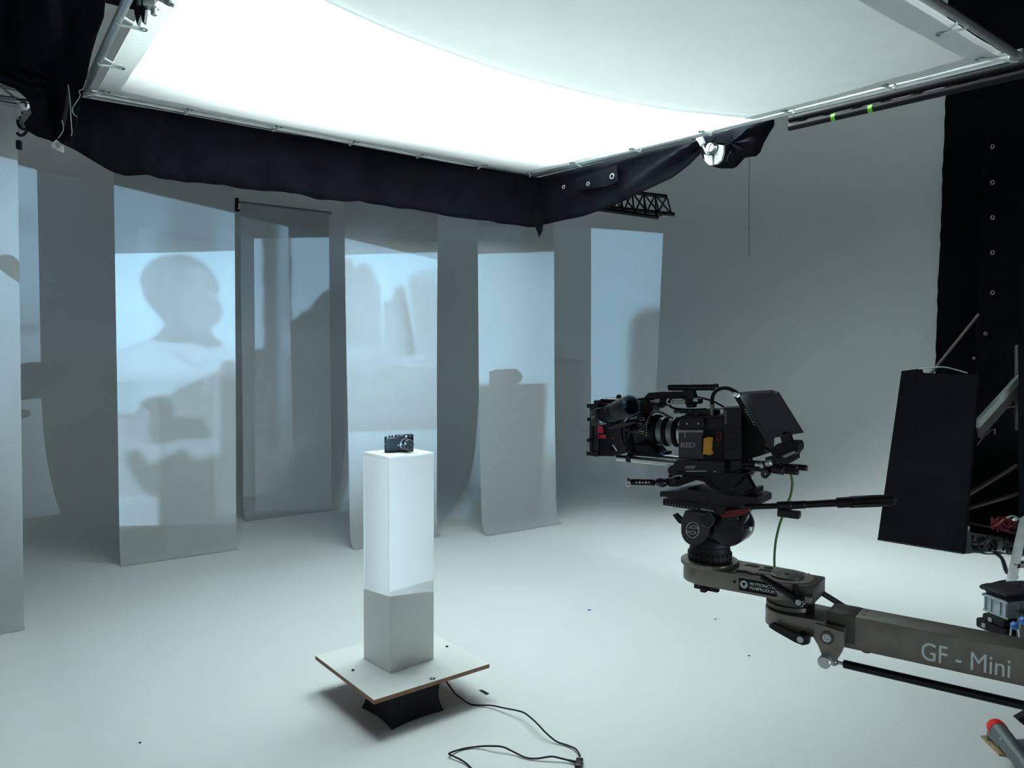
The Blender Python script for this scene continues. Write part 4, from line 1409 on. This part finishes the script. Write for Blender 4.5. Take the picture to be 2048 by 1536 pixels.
for x, y, r_ in ((.122, .034, .010), (.106, -.034, .008)):
    MB().lathe((x, y, ZL1 - .0004), (0, 0, 1), [(0, r_), (.001, r_)], 20).build('milled_hole', 'black_matte', lk)
MB().lathe((.172, 0, ZL1 - .001), (0, 0, 1), [(0, .034), (.0035, .034), (.004, .033)], 40).build('pivot_cap', 'bronze_dark', lk)
MB().lathe((.172, 0, ZL1 + .003), (0, 0, 1), [(0, .0045), (.001, .0045)], 6).build('hex_socket', 'black_matte', lk)
MB().span((.190, -.046, ZL0), (.238, .050, ZL1 - .002), .002).build('split_clamp', 'bronze_dark', lk)
MB().span((.203, -.056, ZL1 - .020), (.2045, .052, ZL1 - .001)).build('clamp_slot', 'black_matte', lk)
lv = MB().cyl((.213, -.052, ZL0 + .010), (.216, -.075, ZL0 + .009), .0095, seg=18, bev=.001).build('clamp_lever', 'black_metal', lk)
MB().cyl((.214, -.066, ZL0 + .012), (.138, -.066, ZL0 + .046), .0085, .0055, seg=16, bev=.001).build('lever_handle', 'black_metal', lv)
MB().lathe((.2165, -.0755, ZL0 + .009), (.25, -1, 0), [(0, .006), (.0015, .006)], 16).build('lever_bolt', 'steel', lv)
MB().box((.232, -.06, ZL0 + .014), (.014, .016, .012), .003).build('lever_spacer', 'bronze', lv)
MB().box((-.006, 0, 1.047), (.014, .05, .012), .003).box((-.006, 0, 1.047), (.058, .014, .012), .003).build('tie_down_wing', 'black_plastic', lk)
MB().cyl((-.006, 0, 1.070), (-.006, 0, 1.050), .012, seg=18).build('tie_down_stem', 'black_plastic', lk)
# name plate on the near side of the link
pn = MB().span((.088, -.0578, ZL0 + .006), (.168, -.0560, ZL1 - .006)).build('name_plate', 'black_matte', lk)
MB().lathe((.099, -.0578, 1.088), (0, -1, 0), [(0, .0085), (.0006, .0085)], 28).build('round_mark', 'white_paint', pn)
MB().prism([(.0945, -.0586, 1.0915), (.1035, -.0586, 1.0915), (.099, -.0586, 1.0835)], (0, -.0003, 0)).build('triangle_mark', 'black_matte', pn)
text('letters', 'MOTIONCTRL', .0088, (.111, -.0582, 1.0895), (1, 0, 0), (0, 0, 1), 'white_paint', pn, bold=.0002)
text('letters', 'FILMPRODUKTION', .0088, (.111, -.0582, 1.0805), (1, 0, 0), (0, 0, 1), 'white_paint', pn, bold=.0002)
MB().lathe((.078, -.0572, 1.090), (0, -1, 0), [(0, .0032), (.0006, .0032)], 12).build('bolt_hole', 'black_matte', lk)
# spacer and lower head of the arm
MB().lathe((.180, 0, 1.0405), (0, 0, 1), [(0, .046), (.004, .049), (.012, .049), (.014, .044), (.0272, .044)], 44).build('pivot_spacer', 'bronze_dark', JB)
ah = slab(capsule(.186, .262, .056, .052, square_end=True), 1.004, 1.040).build('arm_head', 'bronze', JB)
sl_ = MB().cyl((.222, -.053, 1.006), (.222, -.062, 1.005), .009, seg=18).build('arm_lever', 'black_metal', ah)
MB().prism([(.158, -.060, 1.018), (.165, -.060, 1.022), (.205, -.062, 1.012), (.228, -.062, 1.010), (.240, -.062, 1.012), (.238, -.062, .996), (.226, -.062, .991), (.210, -.062, .994), (.168, -.060, 1.008), (.158, -.060, 1.013)], (0, -.013, 0)).build('lever_handle', 'black_metal', sl_)
MB().lathe((.222, -.0755, 1.002), (0, -1, 0), [(0, .0065), (.0015, .0065), (.0016, .003), (.0006, .003)], 18).build('lever_bolt', 'steel', sl_)
MB().lathe((.205, -.05, .992), (0, 0, 1), [(0, .006), (.008, .009), (.012, .006)], 14).build('rubber_button', 'rubber', ah)
# bracket plates with the lower pivot
BK = [(.246, 1.036), (.300, 1.030), (.301, 1.000), (.296, .985), (.286, .966), (.264, .966), (.253, .992), (.244, 1.006)]
bk = MB().prism([(x, -.0605, z) for x, z in BK], (0, .008, 0)).build('pivot_bracket', 'bronze', JB)
MB().prism([(x, .0525, z) for x, z in BK], (0, .008, 0)).build('pivot_bracket', 'bronze', JB)
MB().lathe((.270, -.061, 1.013), (0, -1, 0), [(0, .013), (.003, .013), (.0035, .011)], 28).build('pivot_washer', 'bronze_dark', bk)
MB().lathe((.270, -.0645, 1.013), (0, -1, 0), [(0, .0085), (.0015, .0085), (.0016, .0035), (.0004, .003)], 24).build('pivot_bolt', 'steel', bk)
MB().cyl((.268, -.058, .966), (.268, -.076, .966), .0125, seg=24, bev=.0015).build('rod_pivot', 'alu', bk)
MB().sphere((.281, -.05, .963), .009, sub=2).build('ball_joint', 'steel', bk)
# main arm
LA = 1.15
MB().span((.248, -.050, 1.008), (.300, .050, 1.036), .003).build('arm_knuckle', 'bronze_dark', JB)
arm = MB().span((.280, -.034, .990), (LA, .034, 1.057), .0025).build('main_arm', 'bronze', JB)
MB().span((.262, -.0345, .9985), (.318, .0345, 1.0576), .003).build('arm_end_sleeve', 'bronze_dark', arm)
for x, y in ((.328, .012), (.328, -.012)):
    MB().lathe((x, y, 1.0572), (0, 0, 1), [(0, .003), (.0004, .003)], 10).build('rivet', 'bronze_dark', arm)
MB().lathe((.335, -.02, .986), (0, 0, 1), [(0, .008), (.004, .011), (.006, .011)], 16).build('rubber_button', 'rubber', arm)
MB().cyl((.235, .045, 1.068), (.285, .045, 1.045), .006, seg=12).build('rear_lever', 'tube_grey', JB)
g0, g1 = rq(1840, 1316, .0345), rq(2037, 1355, .0345)
text('letters', 'GF - Mini', .049, (g0.x, -.0343, g0.z - .0015), (1, 0, 0), (0, 0, 1), 'white_paint', arm, extrude=.0004, sx=(g1.x - g0.x) / .200, label='large pale lettering along the arm')
pr0 = Vector((.281, -.05, .963))
pr1 = rq(2048, 1411, .045)
dr = (pr1 - pr0).normalized()
MB().cyl(pr0, pr0 + dr * .022, .0035, seg=12).build('rod_thread', 'steel', JB)
MB().cyl(pr0 + dr * .018, pr0 + dr * (LA - .30), .0082, seg=18, bev=.001).build('parallel_rod', 'black_metal', JB)

# green cable hanging from the monitor mount to the jib
gc = thing('green_cable', 'thin green cable hanging from the camera down to the jib', 'cable', RO, RA)
MB().tube([rq(x, y, -.01) for x, y in ((1580, 945), (1584, 958), (1584.5, 972), (1582, 988), (1577, 1002), (1568, 1025), (1559, 1050), (1552, 1080), (1549, 1110), (1549, 1134))], .0026, 8, 5).build('cable', 'green_cable', gc)

# ------------------------------------------------------------------ small camera on the pedestal
LZ = PZ1
LR = R(30.7)
LK = thing('rangefinder_camera', 'small black rangefinder camera standing on top of the white pedestal', 'camera', (-.568, 3.405, LZ), LR)
BLn, BD, BH = .139, .034, .077


def stadium(x0, x1, d, n_=8, k=1.0):
    r_ = d / 2
    pts = []
    for i in range(n_ + 1):
        a = math.pi / 2 + math.pi * i / n_
        pts.append((x0 + r_ * k + r_ * k * math.cos(a), r_ + r_ * math.sin(a)))
    for i in range(n_ + 1):
        a = -math.pi / 2 + math.pi * i / n_
        pts.append((x1 - r_ * k + r_ * k * math.cos(a), r_ + r_ * math.sin(a)))
    return pts


st_ = stadium(0, BLn, BD, 8, .8)
slab(st_, .003, .064, .0).build('body', 'black_leather' if 'black_leather' in M else 'black_matte', LK)
slab(stadium(-.0006, BLn + .0006, BD + .0012, 8, .8), .0, .003, .0005).build('bottom_plate', 'black_metal', LK)
tpl = slab(stadium(-.0004, BLn + .0004, BD + .0008, 8, .8), .064, .0725, .001).build('top_plate', 'black_metal', LK)
slab(stadium(.050, BLn - .001, BD, 8, .5), .0725, .0785, .001).build('raised_top', 'black_metal', tpl)
MB().lathe((.030, BD / 2, .0725), (0, 0, 1), [(0, .009), (.005, .009), (.0055, .008)], 24).build('shutter_dial', 'black_metal', tpl)
MB().lathe((.030, BD / 2, .078), (0, 0, 1), [(0, .004), (.002, .004)], 16).build('shutter_button', 'steel', tpl)
MB().lathe((.045, BD / 2, .0725), (0, 0, 1), [(0, .006), (.004, .006)], 18).build('speed_dial', 'alu_dull', tpl)
MB().span((.070, .012, .0785), (.090, .028, .0805)).build('hot_shoe', 'steel', tpl)
MB().span((.113, -.0012, .0655), (.131, .001, .0755), .0005).build('finder_window', 'glass', LK)
MB().span((.094, -.0012, .068), (.101, .001, .074), .0005).build('rangefinder_window', 'white_paint', LK)
MB().span((.045, -.0012, .0635), (.052, .001, .067), .0004).build('small_window', 'glass', LK)
MB().lathe((-.0005, BD * .42, .045), (-1, -.3, 0), [(-.001, .0042), (.002, .0042), (.0028, .003)], 16).build('strap_lug', 'steel', LK)
lx, lz = .092, .037
ln = MB().lathe((lx, 0, lz), (0, -1, 0), [(0, .0268), (.003, .0268), (.0035, .025)], 36).build('mount_ring', 'steel', LK)
MB().lathe((lx, 0, lz), (0, -1, 0), [(.003, .0235), (.012, .0235), (.013, .0245), (.022, .0245), (.023, .0232), (.030, .0232), (.031, .0245), (.043, .0252), (.045, .0245), (.0452, .0225), (.040, .0195), (.036, .0185)], 40, caps=False).build('lens_barrel', 'black_metal', ln)
MB().lathe((lx, 0, lz), (0, -1, 0), [(.0375, .0), (.039, .010), (.0375, .0186)], 32, caps=False).build('front_glass', 'glass', ln)
MB().torus((lx, -.0448, lz), (0, 1, 0), .0238, .0007, 36, 6).build('front_ring', 'steel', ln)
for k in range(7):
    a = R(60 + 22 * k)
    MB().box((lx + .0237 * math.cos(a), -.008, lz + .0237 * math.sin(a)), (.0015, .004, .0015), 0, Matrix.Rotation(-a, 3, 'Y')).build('scale_figure', 'white_paint', ln)
MB().lathe((lx - .033, .0, .033), (0, -1, 0), [(0, .0035), (.004, .0035)], 14).build('lens_release', 'alu_dull', LK)

# ------------------------------------------------------------------ lead with an in-line switch on the floor
cb = thing('power_cable', 'thin black cable trailing from the turntable over the floor', 'cable', (0, 0, 0))
C1 = [(880, 1352, .115), (893, 1364, .08), (908, 1385, .045), (924, 1398, .02), (936, 1406, .008), (950, 1410, .004), (983, 1411, .012), (1006, 1415.7, .02), (1043, 1423.5, .035), (1061, 1435, .045), (1078, 1451, .045), (1092, 1466, .03), (1113, 1483, .01), (1133, 1490, .006), (1150, 1497, .010), (1157, 1505, .012), (1160, 1512, .010)]
MB().tube([at_z(x, y, z) for x, y, z in C1], .0036, 8, 6).build('cable_run', 'rubber', cb)
C2 = [(1150, 1524, .010), (1135, 1520, .010), (1119, 1516, .014), (1102, 1513, .018), (1074, 1517, .008), (1051, 1515, .006), (1027, 1503.6, .012), (1006, 1494, .022), (984, 1492, .020), (957, 1493, .008), (924, 1498, .005), (899, 1506.5, .012), (904, 1511, .012), (926, 1522, .008), (942, 1536, .005), (955, 1556, .004)]
MB().tube([at_z(x, y, z) for x, y, z in C2], .0036, 8, 6).build('cable_run', 'rubber', cb)
MB().cyl(at_z(1150, 1524, .010), at_z(1137, 1520.5, .010), .006, .0042, seg=12).build('strain_relief', 'rubber', cb)
sw = at_z(1158, 1527, .010)
MB().box(sw, (.028, .06, .02), .005, Matrix.Rotation(R(-12), 3, 'Z')).build('switch_box', 'black_plastic', cb)
MB().box(sw + Vector((.006, .0, .0095)), (.010, .018, .004), .001, Matrix.Rotation(R(-12), 3, 'Z')).build('switch_rocker', 'black_gloss', cb)

t_ = MB().prism([at_z(x, y, .0004) for x, y in ((957, 1380.5), (964, 1379.5), (979, 1387.3), (972.5, 1390))], (0, 0, .0008)).build('tape_scrap', 'black_matte', None)
tag(t_, 'short strip of black tape on the floor beside the platform', 'tape')
t_ = MB().prism([at_z(x, y, .0004) for x, y in ((1174, 1219.5), (1179, 1218.5), (1183, 1220), (1178, 1221.5))], (0, 0, .001)).build('tape_scrap', 'blue', None)
tag(t_, 'tiny scrap of blue tape on the open floor', 'tape')
for x, y, lab in ((1431, 1238, 'dark crumb on the floor under the jib head'), (1498, 1311, 'dark crumb on the floor below the jib arm'), (280, 1485, 'dark crumb on the floor at lower left')):
    p = at_z(x, y, .004)
    t_ = MB().sphere(p, .005, (1.2, .8, .7), 1).build('crumb', 'black_matte', None)
    tag(t_, lab, 'debris', 'crumbs on the studio floor')

# ------------------------------------------------------------------ black panel leaning at the right
FL = thing('leaning_flag', 'tall black panel with a wire handle leaning before the black curtain', 'flag', (0, 0, 0))
f_bl, f_br = Vector((3.119, 6.379, .0)), Vector((3.585, 5.935, .0))
f_tl, f_tr = at_y(1803, 742, 6.52), at_y(1957, 750, 6.08)
fx_ = (f_br - f_bl).normalized()
fn = (f_tl - f_bl).cross(fx_).normalized()
if fn.y > 0:
    fn = -fn
def fq(px, py):
    return at_plane(px, py, f_bl, fn)
back = -fn * .055 + Z * .012
pn_ = MB().prism([f_bl, fq(1803, 742), fq(1840, 737.5), fq(1843, 746), fq(1873, 748), fq(1900, 748.5), fq(1957, 750), f_br], back).build('panel', 'curtain_black', FL)
MB().tube([fq(1838, 738), fq(1858, 736), fq(1886, 734), fq(1910, 739), fq(1935, 746)], .006, 6, 4).build('wire_handle', 'tube_grey', FL)
MB().tube([fq(1956, 752) + back * .5, fq(1940, 930) + back * .5, f_br + Z * .02 + back * .5], .012, 8).build('edge_piping', 'black_matte', FL)
MB().tube([f_bl + Z * .006 + fn * .002, f_br + Z * .006 + fn * .002], .006, 6).build('bottom_bead', 'black_matte', FL)

# ------------------------------------------------------------------ stair rails in the dark behind it
SR = thing('stair_railing', 'dull metal stair rails half hidden behind the leaning black panel', 'railing', (0, 0, 0))
def sq(x, y, d=6.2):
    return at_y(x, y, d)
MB().cyl(sq(1850, 762, 6.62), sq(1958, 628, 6.42), .014).build('slanting_pole', 'rail_grey', SR)
MB().prism([sq(*p) for p in ((1957, 842), (2050, 740), (2050, 756), (1959, 856))], (0, .05, 0)).build('hand_rail', 'alu', SR)
MB().prism([sq(*p) for p in ((1959, 856), (2050, 756), (2050, 778), (1962, 876))], (0, .04, 0)).build('stringer', 'rail_grey', SR)
MB().cyl(sq(2035, 690, 6.25), sq(2035, 860, 6.25), .02).build('post', 'rail_grey', SR)
MB().tube([sq(*p) for p in ((1955, 890), (1966, 874), (1980, 861), (1990, 858), (1990, 868))], .006, 6).build('bracket', 'alu_dull', SR)
MB().tube([sq(*p) for p in ((2015, 815), (2040, 812))], .008, 6).build('bracket', 'alu_dull', SR)
for a, b in (((1925, 996), (2034, 931)), ((1925, 1020), (2040, 987))):
    MB().cyl(sq(*a), sq(*b), .017).build('brace', 'rail_grey', SR)
MB().tube([sq(*p, 6.28) for p in ((1922, 1042), (1960, 1050), (2000, 1058), (2050, 1072))], .012, 8, 4).build('brace', 'rail_grey', SR)
MB().cyl(sq(2050, 690, 6.12), sq(2050, 1070, 6.12), .045).build('newel', 'curtain_black', SR)

# heap of cables at the foot of the curtain
rg_ = np.random.RandomState(8)
for k, (px, py, rad, m_, lab) in enumerate(((1968, 1101, .085, 'rubber', 'coil of black cable at the foot of the leaning panel'), (2034, 1104, .095, 'rubber', 'larger coil of black cable lying beside the ladder foot'), (2006, 1103, .085, 'red_dark', 'coil of dark red cable on top of the black coils'))):
    c = at_z(px, py, .02)
    e = thing('cable_coil', lab, 'cable', (c.x, c.y, 0), 0, 'cable coils by the curtain')
    pts = []
    for i in range(90):
        a = i * .42
        rr = rad * (.75 + .25 * math.sin(i * .7 + k))
        pts.append(Vector((rr * math.cos(a) * 1.1, rr * math.sin(a) * .6, .02 + (.16 if k == 2 else .0) + .11 * rg_.rand())))
    MB().tube(pts, .011, 6, 2).build('loops', m_, e)
    if k == 2:
        MB().box((.02, -.1, .3), (.05, .02, .02), .003, Matrix.Rotation(.5, 3, 'Z')).build('cable_tag', 'tag', e)
    MB().tube([Vector((-.05, -.10, .13 + k * .09)), Vector((.0, -.11, .15 + k * .09)), Vector((.06, -.10, .12 + k * .09))], .007, 6, 4).build('loose_end', 'alu_dull' if k else 'rubber', e)
c0 = thing('floor_cable', 'black cable running over the floor from the coils to the grey crate', 'cable', (0, 0, 0))
MB().tube([at_z(x, y, .01) for x, y in ((1990, 1105), (2003, 1116), (2008, 1130), (2014, 1145), (2030, 1150), (2022, 1160), (2000, 1165), (1985, 1170), (1975, 1182), (1990, 1200))], .013, 8, 5).build('cable_run', 'rubber', c0)

# ladder
LD = thing('step_ladder', 'aluminium ladder leg standing behind the grey crate at the picture edge', 'ladder', (0, 0, 0))
def lq2(x, y, d=4.75):
    return at_y(x, y, d)
MB().prism([lq2(*p) for p in ((2044, 1040), (2060, 1030), (2027, 1196), (2008, 1204))], (.015, .045, 0)).build('leg', 'alu', LD)
MB().prism([lq2(*p) for p in ((2036, 1128), (2080, 1124), (2080, 1136), (2034, 1136))], (.0, .06, 0)).build('rung', 'alu_dull', LD)
MB().prism([lq2(*p) for p in ((2074, 1040), (2090, 1030), (2070, 1196), (2056, 1204))], (.015, .045, 0)).build('leg', 'alu', LD)
MB().sphere(lq2(2034, 1131, 4.74), .008, sub=1).build('rivet', 'steel', LD)

# crate
cz = .205
cA, cB = at_z(1964, 1186, cz), at_z(2016, 1205, cz)
ca = math.atan2((cB - cA).y, (cB - cA).x)
lenx = (cB - cA).length
CT = thing('plastic_crate', 'pale grey blue plastic crate with black gear lying on it', 'crate', (cA.x, cA.y, .105), ca)
ch_ = cz - .105
wy = .42
mb = MB()
mb.span((.012, .012, 0), (lenx - .012, .016, ch_)).span((.012, wy - .016, 0), (lenx - .012, wy - .012, ch_)).span((.012, .012, 0), (.016, wy - .012, ch_)).span((lenx - .016, .012, 0), (lenx - .012, wy - .012, ch_)).span((.012, .012, 0), (lenx - .012, wy - .012, .004))
mb.build('shell', 'crate', CT)
MB().span((0, 0, ch_ - .014), (lenx, .014, ch_)).span((0, wy - .014, ch_ - .014), (lenx, wy, ch_)).span((0, 0, ch_ - .014), (.014, wy, ch_)).span((lenx - .014, 0, ch_ - .014), (lenx, wy, ch_)).build('rim', 'crate', CT)
MB().span((.004, .004, 0), (lenx - .004, .012, .010)).build('base_rim', 'crate', CT)
for q in (.03, .30, .72, .98):
    MB().span((.012 + (lenx - .03) * q - .004, .003, .008), (.012 + (lenx - .03) * q + .004, .012, ch_ - .012)).build('rib', 'crate', CT)
for q in (.2, .5, .8):
    MB().span((lenx - .012, wy * q - .004, .008), (lenx - .003, wy * q + .004, ch_ - .012)).build('rib', 'crate', CT)
GB = thing('gear_bag', 'flat black gear bag lying across the grey blue crate', 'bag', (cA.x, cA.y, cz), ca)
outl = [(-.01, -.012), (lenx * .5, -.016), (lenx + .0, -.01), (lenx + .03, .2), (lenx, .42), (.1, .44), (-.02, .3), (-.03, .1)]
mb = MB()
pillow(mb, [Vector((x, y, .036)) for x, y in outl], Z, .026, 4, .3)
mb.build('bag_body', 'black_matte', GB)
MB().box((lenx * .75, .06, .045), (.05, .015, .008), .002, Matrix.Rotation(.4, 3, 'Z')).build('buckle', 'white_paint', GB)
MB().tube([Vector((.0, .2, .03)), Vector((.05, .12, .05)), Vector((.15, .1, .05)), Vector((lenx, .14, .04))], .008, 6, 5).build('strap', 'rubber', GB)
for k, (q0, q1, lab) in enumerate((((-.03, -.01, 0), (lenx, .35, .055), 'flat black case on the floor, lowest under the grey crate'), ((.02, -.018, .0), (lenx - .01, .33, .042), 'smaller black pouch squeezed between the case and the crate'))):
    e = thing('equipment_case', lab, 'case', (cA.x, cA.y, .0005 if k == 0 else .0585), ca, 'black cases under the crate')
    MB().span(q0, q1, .012).build('shell', 'black_matte', e)
    zc_ = (q0[2] + q1[2]) / 2
    MB().span((q0[0] + .01, q0[1] - .004, zc_ - .004), (q1[0] - .01, q0[1] + .002, zc_ + .004), .001).build('seam', 'rubber', e)
    MB().span((q0[0] + .05, q0[1] - .010, zc_ - .012), (q0[0] + .075, q0[1] - .002, zc_ + .012), .002).build('latch', 'alu_dull', e)
for k, (px, py, lab) in enumerate(((2030, 1262, 'blue spring clamp hanging in front of the black cases'), (2047, 1252, 'second blue spring clamp cut by the picture edge'))):
    d = 3.82 - .02 * k
    e = thing('spring_clamp', lab, 'clamp', (0, 0, 0), 0, 'blue spring clamps by the crate')
    pillow_mb = MB()
    pillow(pillow_mb, [at_y(px + dx, py + dy, d) for dx, dy in ((-9, -14), (-3, -19), (6, -18), (10, -10), (7, -4), (-2, -3), (-8, -6))], Vector((0, -1, 0)), .018, 3)
    pillow_mb.build('head', 'blue', e)
    MB().tube([at_y(px - 7, py - 8, d), at_y(px - 9, py + 6, d), at_y(px - 9, py + 14, d)], .004, 6).build('jaw', 'steel', e)
    MB().tube([at_y(px + 5, py - 6, d), at_y(px + 8, py + 6, d), at_y(px + 9, py + 15, d)], .004, 6).build('jaw', 'steel', e)
e = thing('black_bin', 'dark grey bin with a lid beside the grey blue crate', 'bin', (cA.x, cA.y, .0005), ca)
x0_ = lenx + .07
MB().span((x0_, -.02, 0), (x0_ + .30, .30, .165), .012).build('bin_body', 'dark_grey', e)
MB().span((x0_ - .008, -.028, .1655), (x0_ + .31, .31, .183), .006).build('lid', 'black_plastic', e)
MB().lathe((x0_ + .05, -.020, .12), (0, -1, 0), [(0, .014), (.004, .014)], 16).build('lock', 'black_gloss', e)

# ------------------------------------------------------------------ outrigger foot of the crane base
pd_ = thing('plywood_pad', 'thin plywood pad on the floor under the red capped outrigger', 'pad', (0, 0, 0))
P_ = [at_z(1962, 1470, .012), at_z(1998, 1506, .012), at_z(2045, 1508, .012), at_z(2020, 1468, .012)]
MB().prism([Vector((p.x, p.y, .001)) for p in P_], (0, 0, .008)).build('ply_sheet', 'ply', pd_)
MB().prism([Vector((p.x, p.y, .009)) for p in P_], (0, 0, .0015)).build('ply_face', 'ply', pd_)
og = thing('outrigger_foot', 'grey outrigger tube with a red end cap in the lower right corner', 'outrigger', (0, 0, 0))
g0, g1 = at_z(1990, 1452, .125), at_z(2070, 1556, .085)
gd = (g1 - g0).normalized()
MB().cyl(g0 + gd * .03, g1, .033, seg=28).build('tube', 'tube_grey', og)
MB().lathe(g0 + gd * .032, -gd, [(0, .0345), (.022, .0345), (.034, .031), (.042, .022), (.046, .0)], 28).build('red_end_cap', 'red_cap', og, label='bright red rounded plastic end cap')
bx = (P_[0] + P_[1] + P_[2] + P_[3]) / 4
B_ = [at_z(1974, 1459, .055), at_z(1997, 1484, .055), at_z(2030, 1484, .055), at_z(2005, 1458, .055)]
MB().prism([Vector((p.x, p.y, .0345)) for p in B_], (0, 0, .0205)).build('foot_block', 'tube_grey', og)
MB().prism([Vector((B_[0].x + .02 * k, B_[0].y - .03 * k, .0105)) for k in (0, 1)] + [Vector((B_[2].x, B_[2].y, .0105)), Vector((B_[3].x, B_[3].y, .0105))], (0, 0, .024)).build('foot_shim', 'rail_grey', og)
MB().lathe(g0 + gd * .10 + Vector((-.028, -.005, .016)), (-.8, -.3, .5), [(0, .006), (.003, .005)], 14).build('bolt', 'steel', og)
MB().span((1.94, 2.80, .07), (2.25, 2.86, .10), .004).build('cross_beam', 'tube_grey', og)
MB().prism([at_y(x, y, 2.85) for x, y in ((2036, 1439), (2070, 1420), (2080, 1475), (2050, 1452))], (0, .03, 0)).build('dark_bracket', 'black_matte', og)
